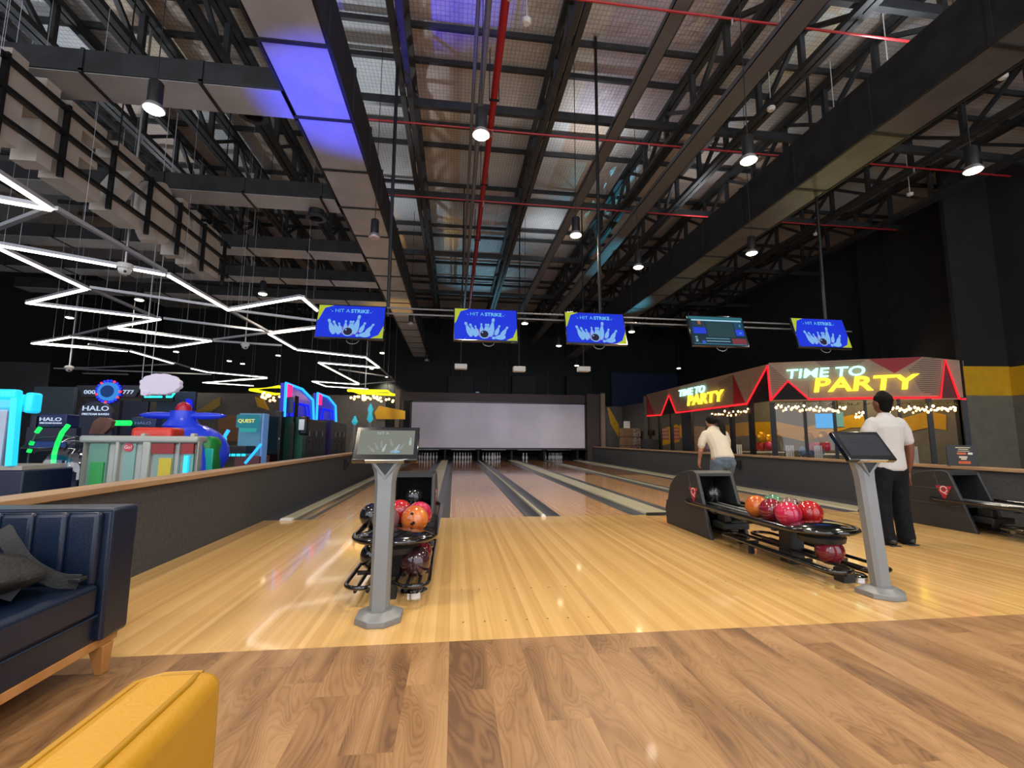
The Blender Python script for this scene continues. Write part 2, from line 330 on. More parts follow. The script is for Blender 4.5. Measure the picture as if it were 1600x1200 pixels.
def divider(x0, x1, lab, mt, y1=24.3, cat='lane divider'):
    t = thing('lane_divider', lab, cat, ((x0+x1)/2, FY, 0)); h = (x1-x0)/2
    MB().prism([(-h, -.04), (-h, .012), (-h+.01, .03), (h-.01, .03), (h, .012), (h, -.04)], 'y', .0, y1-FY).build('capping', mt, t, smooth=False)
    MB().prism([(-h, .001), (-h, .014), (-h+.012, .034), (h-.012, .034), (h, .014), (h, .001)], 'y', -.07, .01).build('end_cap', M['white'] if h < .1 else M['black'], t)
    return t
divider(-2.28, -2.125, 'cream divider strip running along the foot of the left partition', M['cream'])
divider(-.60, -.265, 'wide cream ball track cover behind the left ball return', M['cream'])
divider(1.265, 1.33, 'narrow cream divider between the two lanes ahead of the white console', M['cream'])
divider(2.855, 3.24, 'wide cream ball track cover leading to the middle ball return', M['cream'])
divider(4.765, 4.83, 'narrow cream divider behind the middle ball return hood', M['cream'])
divider(6.355, 6.75, 'wide cream ball track cover along the foot of the right partition', M['cream'])
for x0, x1 in ((-2.5, -2.28), (6.75, 7.33)): struct(MB().box(x0, x1, FY, 25.5, -.06, .004).build('floor_edge', M['gutter']))
for x in (1.2975, 4.7975): pass
# approach dots
dots = [(.08+.13*k, y) for k in range(7) for y in (2.95, 3.55)] + [(2.0+.15*k, 3.55) for k in range(7)]
for k, (x, y) in enumerate(dots):
    tag(MB().lathe([(.006, 0), (.006, .0012)], (x, y, 0), 10).build('approach_dot', M['walnutleg']), 'small dark guide dot set in the maple approach', 'marker', 'guide dots on the approach')
# low balls guard / small white ball-sweep lamps near pins at divider ends
# ------------------------------------------------------------------ pins
prof = [(.026, 0), (.029, .008), (.042, .05), (.057, .09), (.0605, .114), (.056, .15), (.044, .19), (.03, .22), (.0235, .25), (.024, .275), (.030, .31), (.0323, .34), (.029, .362), (.018, .377), (.004, .381)]
pinp = thing('bowling_pin', '', 'bowling pin'); MB().lathe(prof, seg=16).build('body', M['pin'], pinp, smooth=True)
for z, r in ((.243, .0244), (.262, .0242)): MB().lathe([(r, z-.004), (r+.0006, z), (r, z+.004)], seg=16).build('neck_stripe', M['pinred'], pinp)
pl_ = []
where = ['on the leftmost lane', 'on the second lane from the left', 'on the middle lane', '', 'on the rightmost lane']
groups = []
for i, (a, b) in enumerate(LANES):
    cx = (a+b)/2
    if i == 3:
        for dx in (-.18, .0): pl_.append(((cx+dx-.07, 24.9, 0), 0, 'bright pin on the lane with only two pins, %s one' % ('left' if dx < 0 else 'right'))); groups.append(None)
        continue
    for r in range(4):
        for k in range(r+1):
            pl_.append(((cx+(k-r/2)*.305, 24.9+r*.264-.0, 0), 0, 'white bowling pin in the dim rack of ten '+where[i])); groups.append('ten pins '+where[i])
for o, g in zip(copies(pinp, pl_), groups):
    if g: o['group'] = g
# pinsetter housing and screen
t = thing('pinsetter_housing', 'black pinsetter pit housing below the white screen', 'pinsetter', (0, 0, 0))
MB().box(-2.4, 7.1, 26.1, 26.3, -.1, 3.3).build('back_panel', M['darker'], t)
MB().box(-2.4, 7.1, 24.2, 26.1, .62, .72).build('ceiling_panel', M['darker'], t)
for x in (-2.3, -.44, 1.2975, 3.05, 4.7975, 6.62): MB().box(x-.05, x+.05, 24.35, 26.1, 0, .62).build('kickback', M['dark'], t)
for a, b in LANES: MB().box(a-.1, b+.1, 24.25, 24.33, .545, .6).build('sweep_bar', M['silver'], t)
t = thing('projection_screen', 'wide blank lilac-white screen above the pins', 'screen', (0, 24.2, 0))
MB().box(-2.17, 6.97, -.04, 0, .66, 2.98).build('screen_surface', M['screen'], t)
fr = MB(); fr.box(-2.27, 7.07, -.02, .05, 2.98, 3.06).box(-2.27, 7.07, -.06, .05, .56, .66).box(-2.27, -2.17, -.02, .05, .6, 3.06).box(6.97, 7.07, -.02, .05, .6, 3.06); fr.build('frame', M['blackmetal'], t)
t = thing('masking_wall', 'dark brown surround above and beside the white screen', 'wall panel', (0, 24.35, 0))
MB().box(-2.6, 7.06, 0, .12, 3.07, 3.52).build('header_board', M['brown'], t)
MB().box(7.07, 7.75, -.35, .12, 0, 3.56).build('side_panel', M['brown'], t); MB().box(-2.76, -2.61, 0, .12, 0, 3.52).build('side_panel', M['brown'], t)
for x, lab in ((7.76, 'tan timber post at the right side of the white screen'), (-2.96, 'tan timber post at the left side of the white screen')):
    tag(MB().box(x, x+.22, 23.7, 23.95, 0, 3.58).build('timber_post', M['post'], None, .01), lab, 'post')
# ================================================================== ROOF STEEL
TX = [-9.1, -7.8, -6.5, -5.2, -3.9, -2.6, -.97, 1.7, 4.35, 5.7, 7.1, 8.5, 10.2, 12.0]
tr = thing('roof_truss', '', 'roof truss', (0, 0, 0)); L0, L1 = 2.5, 26.8
MB().box(-.11, -.015, L0, L1, 7.2, 7.3).box(.015, .11, L0, L1, 7.2, 7.3).build('bottom_chord', M['beam'], tr)
MB().box(-.11, -.015, L0, L1, 7.98, 8.08).box(.015, .11, L0, L1, 7.98, 8.08).build('top_chord', M['beam'], tr)
va = MB().box(-.045, .045, -.04, .04, 7.2, 8.05).build('web_post', M['beam'], tr); da = MB().bar((0, 0, 7.25), (0, 1.1, 8.03), .07, .07).build('web_brace', M['beam'], tr)
y = 3.1; k = 0
while y < 26:
    for src in (va, da):
        o = src if k == 0 else src.copy()
        if k: COL.objects.link(o); o.parent = tr
        o.location = (0, y, 0)
    if k % 2: o.scale = (1, -1, 1); o.location = (0, y+1.1, 0)
    y += 1.1; k += 1
tl = ['black steel roof truss left of the red pipe, nearest to it'] * 0
copies(tr, [((x, 0, 0), 0, 'dark steel lattice truss running under the foil roof %s' % ('left of the red sprinkler pipe' if x < .5 else 'right of the red sprinkler pipe')) for x in TX])
TR = [o for o in ALL() if o.get('category') == 'roof truss']
for sd, seq in (('left', sorted([o for o in TR if o.location.x < .5], key=lambda o: -o.location.x)), ('right', sorted([o for o in TR if o.location.x > .5], key=lambda o: o.location.x))):
    for i, o in enumerate(seq): o['group'] = 'roof trusses'; o['label'] = 'dark steel lattice roof truss, %s one %s of the red sprinkler pipe' % (NUM[i], sd)
pu = tag(MB().box(-12, 13.6, -.03, .03, 0, .1).build('roof_purlin', M['beam']), 'thin dark steel purlin crossing just under the foil roof', 'purlin', 'purlins under the foil roof')
for i in range(20):
    o = pu if i == 0 else pu.copy()
    if i: COL.objects.link(o)
    o['label'] = 'thin dark steel purlin under the foil roof, %s from the camera' % NUM[i]
    o.location = (0, 3.0+i*1.25+(.5 if i % 2 else 0), 8.1)
for i, yy in enumerate((5.2, 8.1, 11.4, 15.2, 19.4, 23.6)):
    tag(MB().box(-12, 13.6, yy, yy+.09, 7.3, 7.46).build('cross_beam', M['beam']), 'dark steel cross beam lying across the trusses', 'beam', 'cross beams over the trusses')
# cable trays and pipes along the lanes
for x, z, w_, mt, lab in ((2.95, 6.95, .24, M['tray'], 'grey cable tray running overhead toward the screen, left one of two'), (4.4, 6.6, .34, M['tray'], 'wide grey cable tray running overhead left of the black duct')):
    m = MB(); m.box(x-w_/2, x+w_/2, 2.6, 26.5, z, z+.012).box(x-w_/2, x-w_/2+.012, 2.6, 26.5, z, z+.1).box(x+w_/2-.012, x+w_/2, 2.6, 26.5, z, z+.1)
    tag(m.build('cable_tray', mt), lab, 'cable tray')
t = thing('sprinkler_pipe', 'long red sprinkler main running overhead toward the screen', 'pipe', (.57, 0, 7))
MB().tube([(0, 2.6, 0), (0, 21, 0)], .06, 12).build('main_pipe', M['redpipe'], t)
for yy in (4.6, 7.3, 10, 13, 16, 19): MB().box(-.09, .09, yy, yy+.03, -.08, -.055).box(-.09, -.075, yy, yy+.03, -.08, .9).box(.075, .09, yy, yy+.03, -.08, .9).build('hanger', M['blackmetal'], t)
for q in (onz(575, 186, 6.9), onz(920, 1, 6.9), onz(850, 321, 6.9)):
    t = thing('sprinkler_branch', 'thin red sprinkler branch pipe crossing the hall, %s' % {0: 'middle one', 1: 'nearest one', 2: 'farthest one'}[len([o for o in ALL() if o.name.startswith('sprinkler_branch')])], 'pipe', (0, q.y, 6.9))
    MB().tube([(-4.6, 0, 0), (12, 0, 0)], .017, 8).build('pipe_run', M['redpipe'], t)
    for x in (-3, .6, 3.7, 6.7, 9.6): MB().tube([(x, 0, 0), (x, 0, -.1)], .015, 6).lathe([(.035, 0), (.02, .03)], (x, 0, -.13), 10).build('sprinkler_head', M['silver'], t)
tag(MB().tube([(.33, 2.6, 6.75), (.33, 22, 6.75)], .045, 10).build('conduit_pipe', M['conduit']), 'grey conduit pipe running beside the red sprinkler main', 'conduit')
tag(MB().tube([(.2, 2.6, 6.8), (.2, 22, 6.8)], .03, 10).build('conduit_pipe', M['conduit']), 'thinner grey conduit on the left of the other conduit', 'conduit')
# ducts
def duct(name, x0, x1, y0, y1, z0, z1, lab, seam_axis, pitch, under='ductf'):
    t = thing(name, lab, 'duct', ((x0+x1)/2, y0, z0))
    a, b = (x1-x0)/2, y1-y0
    MB().box(-a, a, 0, b, .004, z1-z0).build('duct_side', M['ductm'], t, .01)
    m = MB().box(-a+.02, a-.02, .02, b-.02, -.004, .004).build('foil_underside', M[under], t)
    m['label'] = 'shiny foil underside'
    k = pitch; n = 0
    while k < (b if seam_axis == 'y' else 2*a) and n < 90:
        if seam_axis == 'y': MB().box(-a-.02, a+.02, k, k+.05, -.02, .03).box(a-.01, a+.02, k, k+.05, 0, z1-z0).box(-a-.02, -a+.01, k, k+.05, 0, z1-z0).build('flange', M['ductm'], t)
        else: MB().box(-a+k, -a+k+.04, -.02, b+.02, -.02, .03).box(-a+k, -a+k+.04, -.02, .01, 0, z1-z0).build('flange', M['ductm'], t)
        k += pitch; n += 1
    MB().box(a-.005, a+.03, 0, b, -.01, .05).build('edge_rail', M['ductm'], t); MB().box(-a-.03, -a+.005, 0, b, -.01, .05).build('edge_rail', M['ductm'], t)
    return t
duct('air_duct', -2.25, -1.5, 2.4, 25, 5.5, 6.3, 'long foil-bottomed air duct running overhead toward the screen, left side', 'y', 1.25)
duct('air_duct', 5.85, 6.45, 2.4, 24, 5.5, 6.35, 'long black air duct running overhead on the right side', 'y', 1.5, 'ductf2')
for i, (yy, x0, lab) in enumerate(((5.7, -10, 'black cross duct nearest the camera, upper left'), (8.41, -12, 'second black cross duct from the camera, upper left'), (10.95, -13, 'third black cross duct from the camera, upper left'), (13.0, -13, 'fourth black cross duct, behind the left TV'), (14.9, -13, 'farthest black cross duct, above the arcade'))):
    duct('branch_duct', x0, -2.27, yy, yy+.55, 5.5, 5.8, lab, 'x', 1.35)
for q, Y, lab in (((397, 165), 6.3, 'black drum diffuser below the nearest cross duct'), ((495, 330), 8.9, 'black drum diffuser below the second cross duct'), ((563, 432), 13.4, 'black drum diffuser below the fourth cross duct')):
    c = ony(*q, Y)
    t = thing('drum_diffuser', lab, 'air diffuser', (c.x, Y, c.z))
    MB().lathe([(.15, .3), (.15, -.08), (.19, -.12), (.19, -.16), (.12, -.16), (.12, -.04)], seg=20).build('drum', M['black'], t); MB().tube([(0, 0, .3), (0, 0, 5.55-c.z if 5.55-c.z > .32 else .33)], .1, 12).build('neck', M['ductm'], t)
# ================================================================== DOWNLIGHTS
def lamp_proto(lit):
    t = thing('pendant_downlight', '', 'ceiling lamp')
    MB().lathe([(.07, .04), (.07, .30), (.05, .32), (.012, .33)], seg=20).build('canister', M['black'], t, smooth=True)
    MB().lathe([(.105, -.01), (.107, .0), (.075, .05), (.068, .05), (.098, .0)], seg=24).build('reflector', M['silver'], t, smooth=True)
    MB().lathe([(.08, -.026), (.094, -.011)], seg=24).build('bulb', M['lamp'] if lit else M['lampoff'], t)
    MB().tube([(0, 0, .32), (0, 0, 3.65)], .006, 6).build('suspension_cable', M['black'], t)
    if lit:
        ld = bpy.data.lights.new('lamp_light', 'SPOT'); ld.energy = LAMP_W; ld.spot_size = 2.3; ld.spot_blend = .7; ld.color = (1, .87, .68); ld.shadow_soft_size = .09
        lo = bpy.data.objects.new('lamp_light', ld); COL.objects.link(lo); lo.parent = t; lo.location = (0, 0, -.14)
    return t
LP = [(-3.27, 5.0, 'lit pendant downlight at the upper left, below the nearest cross duct'), (.24, 4.95, 'lit pendant downlight beside the red pipe, top centre'), (2.01, 7.36, 'lit pendant downlight above the gap between the second and third TV'),
      (3.60, 4.99, 'lit pendant downlight above the TV showing scores, nearest'), (6.60, 4.80, 'lit pendant downlight against the black wall at the far right'), (5.47, 7.65, 'lit pendant downlight under the right black duct'), (3.65, 8.62, 'lit pendant downlight left of the right black duct')]
gh = 'small lit pendant downlights over the arcade'; gb = 'small lit pendant downlights near the TV row'
for x, y, z in ((410, 465, 4.5), (217, 474, 4.5), (108, 501, 4.5), (358, 567, 4.5), (275, 553, 4.5), (434, 566, 4.3), (378, 581, 4.2), (580, 588, 4.2), (597, 555, 4.5), (604, 605, 4.0)):
    q = onz(x, y, z); LP.append((q.x, q.y, 'small lit pendant downlight hanging over the arcade'))
for x, y, z in ((820, 505, 4.6), (873, 540, 4.6), (987, 518, 4.6), (901, 571, 4.6), (1061, 588, 4.2)):
    q = onz(x, y, z); LP.append((q.x, q.y, 'small lit pendant downlight beyond the row of TVs'))
for x, y in ((-1.5, 2.1), (2.0, 2.1), (5.5, 2.1), (-3.3, -.6), (.24, -.6), (3.6, -.6), (-1.5, -2.8), (2.2, -2.8)): LP.append((x, y, 'lit pendant downlight hanging over the lounge floor'))
for (x, y, lab), o in zip(LP, copies(lamp_proto(True), [((x, y, 4.6), 0, lab) for x, y, lab in LP])):
    if 'over the arcade' in lab: o['group'] = gh
    elif 'beyond the row' in lab: o['group'] = gb
    elif 'lounge floor' in lab: o['group'] = 'pendant downlights over the lounge'
for g_, tx in ((gh, 'over the arcade'), (gb, 'beyond the row of TVs')):
    sq = sorted([o for o in ALL() if o.get('group') == g_], key=lambda o: o.location.x/o.location.y)
    for i, o in enumerate(sq): o['label'] = 'small lit pendant downlight %s, %s from the left' % (tx, NUM[i])
u = onz(585, 370, 4.6); v = onz(642, 506, 4.6); w_ = onz(667, 563, 4.6)
copies(lamp_proto(False), [((u.x, u.y, 4.6), 0, 'unlit pendant downlight with pale lens above the left TV'), ((v.x, v.y, 4.6), 0, 'unlit pendant downlight right of the left TV'), ((w_.x, w_.y, 4.6), 0, 'unlit pendant downlight below and right of the left TV')])
for i, (x, y) in enumerate(((823, 36), (1222, 75), (1388, 108), (1304, 183), (1567, 122), (1275, 367), (1422, 305), (1205, 172))):
    q = onz(x, y, 7.1)
    tag(MB().lathe([(.03, .07), (.07, .05), (.07, .01), (.045, -.015)], (q.x, q.y, 7.1), 16).tube([(q.x, q.y, 7.15), (q.x, q.y, 8.25)], .008, 6).build('smoke_detector', M['white'], smooth=False), 'small round white smoke detector under the roof steel, %s from the left' % NUM[[0, 2, 5, 4, 7, 3, 6, 1][i]], 'smoke detector', 'smoke detectors under the roof')
# ================================================================== TV ROW
TVY = 6.9; t = thing('tv_rail', 'pair of thin steel rails carrying the row of TVs', 'rail', (0, 7.12, 3.02))
MB().tube([(-1.7, 0, 0), (6.9, 0, 0)], .013, 8).build('lower_rail', M['conduit'], t); MB().tube([(-1.7, 0, .09), (6.6, 0, .09)], .013, 8).build('upper_rail', M['conduit'], t)
for px_, lab in ((606, 'left'), (938, 'middle'), (1290, 'right')):
    c = ony(px_, 480, 7.12); tag(MB().tube([(c.x, 7.14, 2.98), (c.x, 7.14, 8.2)], .028, 8).build('hanging_pole', M['blackmetal']), 'black hanging pole holding the TV rail from the roof, %s one' % lab, 'pole')
SW, SH = .95, .535
def spt(u, v, y=-.034): return ((u-.5)*SW, y, (.5-v)*SH)
def spoly(name, m, pts, parent, y=-.034): return MB().slab([spt(u, v, y) for u, v in pts], (0, 1, 0), .0015).build(name, m, parent)
PINO = [(-.5, 0), (.5, 0), (.9, .18), (1.0, .34), (.82, .52), (.5, .68), (.42, .78), (.52, .86), (.5, .95), (.25, 1.0), (-.25, 1.0), (-.5, .95), (-.52, .86), (-.42, .78), (-.5, .68), (-.82, .52), (-1.0, .34), (-.9, .18)]
def pin2d(hx, hy, bx, by, wd=.16):
    h = Vector(((hx-150)/1075*SW, -(hy-185)/620*SH)); b = Vector(((bx-150)/1075*SW, -(by-185)/620*SH)); d = h-b; l = d.length; d.normalize(); n = Vector((d.y, -d.x))
    return [b + d*(v*l) + n*(u*l*wd) for u, v in PINO]
def tvbody():
    t = thing('ceiling_tv', '', 'television')
    MB().box(-.49, .49, -.03, .02, -.285, .285).build('housing', M['blackgloss'], t, .006)
    return t
def g(n, c, s=1.0): return glow(n, c, s)
C_BLUE = g('tv_blue', '#1532d6', 1.0); C_YEL = g('tv_yellow', '#b9c832', .9); C_TXT = g('tv_text', '#6fc0ee', 1.0); C_PIN = g('tv_pin', '#7fb6ee', .95); C_PIN2 = g('tv_pin_shade', '#4a84dc', .9); C_RED = g('tv_pink', '#9a55c8', .8); C_BALL = g('tv_ball', '#2a2440', .7)
tv = tvbody(); spoly('screen_panel', C_BLUE, [(0, 0), (1, 0), (1, 1), (0, 1)], tv, -.0335)
spoly('screen_corner', C_YEL, [(0, 0), (.22, 0), (.09, .09), (.02, .45), (0, .5)], tv, -.0355); spoly('screen_corner', C_YEL, [(1, 1), (.82, 1), (.93, .9), (1, .6)], tv, -.0355)
text('screen_text', 'HIT A', .085, C_TXT, tv, spt(.355, .17, -.037), ext=.0005, off=-.0005); text('screen_text', 'STRIKE', .085, C_TXT, tv, spt(.62, .17, -.037), ext=.0005, off=.0022)
for p in [(.205, .19), (.785, .2), (.18, .14), (.81, .16)]: MB().lathe([(.008 if p[1] > .165 else .004, 0), (.004, .001)], spt(*p, -.036), 8, (0, -1, 0)).build('screen_dot', C_TXT, tv)
spoly('burst', C_RED, [((x-150)/1075, (y-185)/620) for x, y in ((520, 600), (560, 590), (590, 640), (640, 560), (660, 640), (800, 620), (830, 700), (700, 780), (560, 740))], tv, -.0352)
for i, (hx, hy, bx, by, wd) in enumerate(((410, 490, 520, 750, .14), (330, 460, 440, 750, .15), (500, 525, 550, 720, .16), (608, 475, 612, 690, .15), (690, 480, 680, 720, .16), (730, 480, 700, 720, .15), (820, 365, 760, 740, .13), (925, 505, 850, 710, .17), (1065, 530, 940, 740, .16), (790, 770, 1020, 735, .22))):
    P = pin2d(hx, hy, bx, by, wd); MB().slab([(-SW/2+p.x, -.0362-.0004*i, SH/2+p.y) for p in P], (0, 1, 0), .0003).build('screen_pin', C_PIN if i % 2 else C_PIN, tv)
    h = P[9]; b_ = (P[0]+P[1])/2; top = (P[9]+P[10])/2; d = (top-b_)
    for a0, a1 in ((.74, .765), (.80, .825)):
        n_ = Vector((d.y, -d.x))*wd*.5; c0 = b_+d*a0; c1 = b_+d*a1
        MB().slab([(-SW/2+p.x, -.0364-.0004*i, SH/2+p.y) for p in (c0-n_, c0+n_, c1+n_, c1-n_)], (0, 1, 0), .0002).build('screen_stripe', C_PIN2, tv)
MB().lathe([(.074, 0), (.074, .001)], spt((658-150)/1075, (700-185)/620, -.0405), 24, (0, -1, 0)).build('screen_glow', C_PIN, tv)
MB().lathe([(.062, 0), (.062, .001)], spt((658-150)/1075, (695-185)/620, -.0418), 24, (0, -1, 0)).build('screen_ball', C_BALL, tv)
MB().lathe([(.012, 0), (.012, .001)], spt((625-150)/1075, (665-185)/620, -.043), 12, (0, -1, 0)).build('screen_highlight', C_PIN, tv)
def tvback(t):
    MB().box(-.1, .1, .02, .1, -.1, .12).box(-.03, .03, .1, .2, .02, .28).build('wall_mount', M['blackmetal'], t)
    MB().tube([(.04+.09*math.cos(a), .03, -.27-.07*math.sin(a)) for a in [PI*k/10 for k in range(11)]], .006, 6).build('cable', M['grey'], t)
tvback(tv)
TVS = [(-1.54, 2.80, 'leftmost of the TVs reading HIT A STRIKE'), (.451, 2.83, 'TV reading HIT A STRIKE, second from the left, under the red pipe'), (2.18, 2.84, 'TV reading HIT A STRIKE, middle of the row of five'), (6.09, 2.90, 'rightmost TV reading HIT A STRIKE, above the party sign')]
for o in copies(tv, [((x, TVY, z), 0, 'hanging blue-screen '+l) for x, z, l in TVS]): o.rotation_euler = (-math.radians(17), 0, 0)
# (tilted so that the screens look down toward the bowlers)
t4 = tvbody(); t4['label'] = 'hanging TV showing a teal score table, fourth from the left'; t4.location = (4.235, TVY, 2.87); t4.rotation_euler = (-math.radians(17), 0, 0)
spoly('screen_panel', g('tv4_bg', '#0f2c38', 1), [(0, 0), (1, 0), (1, 1), (0, 1)], t4, -.0335)
for c, P in (('#2f6f7c', (0, .02, 1, .1)), ('#9fd2ea', (.05, .12, .97, .17)), ('#24424a', (.3, .2, .8, .72)), ('#24384a', (.05, .19, .28, .38)), ('#b06a3a', (.16, .18, .21, .3)), ('#1f3fd8', (.05, .4, .28, .62)), ('#1b4a66', (.82, .19, .97, .42)), ('#2347e0', (.82, .44, .97, .66)),
             ('#1a3442', (.02, .74, .68, .96)), ('#8fc8e0', (.25, .77, .68, .79)), ('#8fc8e0', (.25, .86, .68, .88)), ('#7e3440', (.72, .76, .98, .95)), ('#3b6ae8', (.17, .86, .23, .95)), ('#9fd2ea', (.06, .72, .1, .9)), ('#3b8fb0', (.02, .96, .98, .975))):
    a, b, c2, d = P; spoly('score_field', g('tv4_'+c[1:], c, .9), [(a, b), (c2, b), (c2, d), (a, d)], t4, -.036)
text('screen_text', '3', .06, C_TXT, t4, spt(.92, .31, -.0375), ext=.0004); text('screen_text', '15', .05, C_TXT, t4, spt(.9, .57, -.0375), ext=.0004)
tvback(t4)
# projectors
for px_, py_, lab in ((720, 573, 'small white projector hanging below the second TV'), (811, 577, 'small white projector hanging right of the second TV'), (912, 577, 'small white projector hanging below the middle TV')):
    c = ony(px_, py_, 12.5); t = thing('ceiling_projector', lab, 'projector', c)
    MB().box(-.17, .17, -.12, .12, -.07, .07).build('casing', M['white'], t, .02); MB().lathe([(.04, 0), (.045, .03)], (.06, .12, 0), 14, (0, 1, 0)).build('lens', M['blackgloss'], t)
    MB().tube([(0, 0, .07), (0, 0, 8.25-c.z)], .018, 8).build('hanging_rod', M['blackmetal'], t)
    ld = bpy.data.lights.new('projector_beam', 'SPOT'); ld.energy = 520; ld.color = (.9, .86, 1); ld.spot_size = .62; ld.spot_blend = .5; ld.shadow_soft_size = .04
    lo = bpy.data.objects.new('projector_beam', ld); COL.objects.link(lo); lo.parent = t; lo.location = (.06, .2, 0)
    lo.rotation_euler = (Vector(({720: -.4, 811: 2.4, 912: 5.2}[px_], 24.2, 1.9))-c).to_track_quat('-Z', 'Y').to_euler()
# ================================================================== LED ZIGZAGS over the arcade
ZL = 3.8
LIT = [((-60, 238), (79, 327)), ((-60, 303), (79, 328)), ((-40, 377), (258, 430)), ((-40, 371), (135, 452)), ((135, 452), (42, 474)), ((42, 474), (250, 499)), ((250, 499), (171, 513)), ((171, 513), (330, 533)), ((330, 533), (265, 543)), ((263, 543), (112, 527)), ((109, 527), (50, 537)), ((50, 537), (199, 549)),
 ((299, 576), (325, 582)), ((327, 582), (417, 590)), ((417, 591), (317, 598)), ((317, 598), (396, 603)), ((263, 431), (355, 484)), ((355, 485), (470, 465)), ((473, 466), (496, 486)), ((505, 511), (420, 522)), ((420, 522), (462, 546)), ((464, 547), (572, 559)), ((573, 560), (592, 574)), ((592, 575), (498, 567)), ((498, 567), (561, 600)), ((561, 601), (488, 596)), ((488, 596), (510, 604)), ((511, 604), (575, 608)), ((204, 549), (270, 568))]
UNLIT = [((-40, 372), (78, 328)), ((86, 328), (258, 426)), ((140, 451), (345, 481)), ((360, 486), (505, 504)), ((140, 453), (245, 498)), ((255, 499), (425, 520)), ((334, 532), (420, 521)), ((334, 534), (440, 541)), ((112, 526), (170, 513)), ((138, 539), (200, 549)), ((272, 568), (298, 576)), ((100, 575), (150, 576)), ((137, 576), (272, 570)), ((120, 584), (200, 586)), ((50, 575), (330, 586)), ((594, 576), (617, 597)), ((617, 597), (564, 601)), ((530, 578), (612, 590)), ((357, 486), (420, 520))]
def ledbar(a, b, lit):
    p = onz(*a, ZL); q = onz(*b, ZL); c = (p+q)/2; d = q-p; L = d.length
    t = thing('led_light_bar' if lit else 'frame_bar', 'glowing white LED bar of the zigzag over the arcade' if lit else 'thin unlit grey bar joining the LED zigzags', 'light bar' if lit else 'bar', c, math.atan2(d.y, d.x), 'glowing LED bars of the arcade zigzag' if lit else 'unlit bars between the LED zigzags')
    if lit:
        MB().box(-L/2, L/2, -.03, .03, .012, .06).build('housing', M['ledframe'], t); MB().box(-L/2, L/2, -.026, .026, -.012, .012).build('diffuser', M['led'], t)
    else: MB().box(-L/2, L/2, -.03, .03, 0, .05).build('profile', M['ledframe'], t)
    wp = c - d*.3; tag(MB().tube([(wp.x, wp.y, c.z+.05), (wp.x, wp.y, 8.25)], .003, 4).build('hanger_wire', M['ledframe']), 'thin wire hanging an LED or frame bar of the zigzag from the roof', 'wire', 'wires holding the zigzag bars')
    return t
mid = lambda s: s[0][1]+s[1][1]
for i, (a, b) in enumerate(sorted(LIT, key=mid)): ledbar(a, b, True)['label'] = 'glowing white LED bar of the zigzag, %s from the top of the photo' % NUM[i]
for i, (a, b) in enumerate(sorted(UNLIT, key=mid)): ledbar(a, b, False)['label'] = 'thin unlit grey bar between LED zigzags, %s from the top of the photo' % NUM[i]
# CCTV domes
for px_, py_, z, lab in ((195, 420, 3.75, 'white dome security camera on a pole, upper left'), (383, 540, 3.7, 'small white dome security camera over the arcade'), (108, 576, 3.2, 'small white sensor hanging in front of the arcade, far left'), (570, 625, 2.6, 'small white sensor hanging over the far arcade')):
    c = onz(px_, py_, z); t = thing('security_camera', lab, 'camera', c)
    MB().lathe([(.11, 0), (.115, .04), (.1, .08), (.03, .1)], seg=20).build('bracket', M['white'], t, smooth=True); MB().lathe([(.03, -.1), (.07, -.075), (.085, -.03), (.085, .0)], seg=20).build('dome_cover', M['white'], t, smooth=True)
    MB().lathe([(.02, 0), (.02, .02)], (.04, -.05, -.055), 10, (.5, -.7, -.4)).build('lens', M['blackgloss'], t)
    MB().tube([(0, 0, .08), (0, 0, 8.25-z)], .02, 8).build('pole', M['silver'], t)
# ================================================================== LETTER SIGN seen from behind, upper left
t = thing('block_sign', 'big pale block letters on black rails seen from behind, upper left', 'sign', (-5, 0, 4.35))
def LB(y0, shape): # shape polygons in (y,z) 0..1
    for poly in shape[1:]: pass
    m = MB()
    for poly in shape: m.prism([(y0+a*.68, b*1.08) for a, b in poly], 'x', -.28, 0)
    m.build('letter_block', M['offwhite'], t)
def R(a, b, c, d): return [(a, b), (c, b), (c, d), (a, d)]
O8 = [(.5+.46*math.cos(2*PI*k/20), .5+.5*math.sin(2*PI*k/20)) for k in range(20)]
LTS = [[R(.0, .72, .95, 1), R(.3, 0, .65, .72)], [R(.25, 0, .7, 1)], [R(0, 0, .3, 1), R(.65, 0, .95, 1), R(.3, .5, .65, .85)], [R(0, 0, .3, 1), R(.3, .75, .9, 1), R(.3, .4, .75, .6), R(.3, 0, .9, .22)], [R(0, .75, .9, 1), R(0, 0, .9, .25), [(.05, .25), (.4, .25), (.85, .75), (.5, .75)]], [O8], [R(0, 0, .28, 1), R(.65, 0, .92, 1), [(.28, .95), (.28, .6), (.65, .1), (.65, .45)]], [R(0, .05, .9, .95)]]
for i, s in enumerate(LTS): LB(3.7+i*.82, s)
for z in (.2, .55, .88): MB().box(.01, .07, 3.4, 10.35, z-.025, z+.025).build('rail', M['blackmetal'], t)
for i in range(9): MB().box(.0, .06, 3.6+i*.82, 3.64+i*.82, -.02, .95).build('upright', M['blackmetal'], t)
for y in (4, 7, 10): MB().tube([(0, y, .9), (0, y, 3.9)], .01, 6).build('hanger_wire', M['blackmetal'], t)
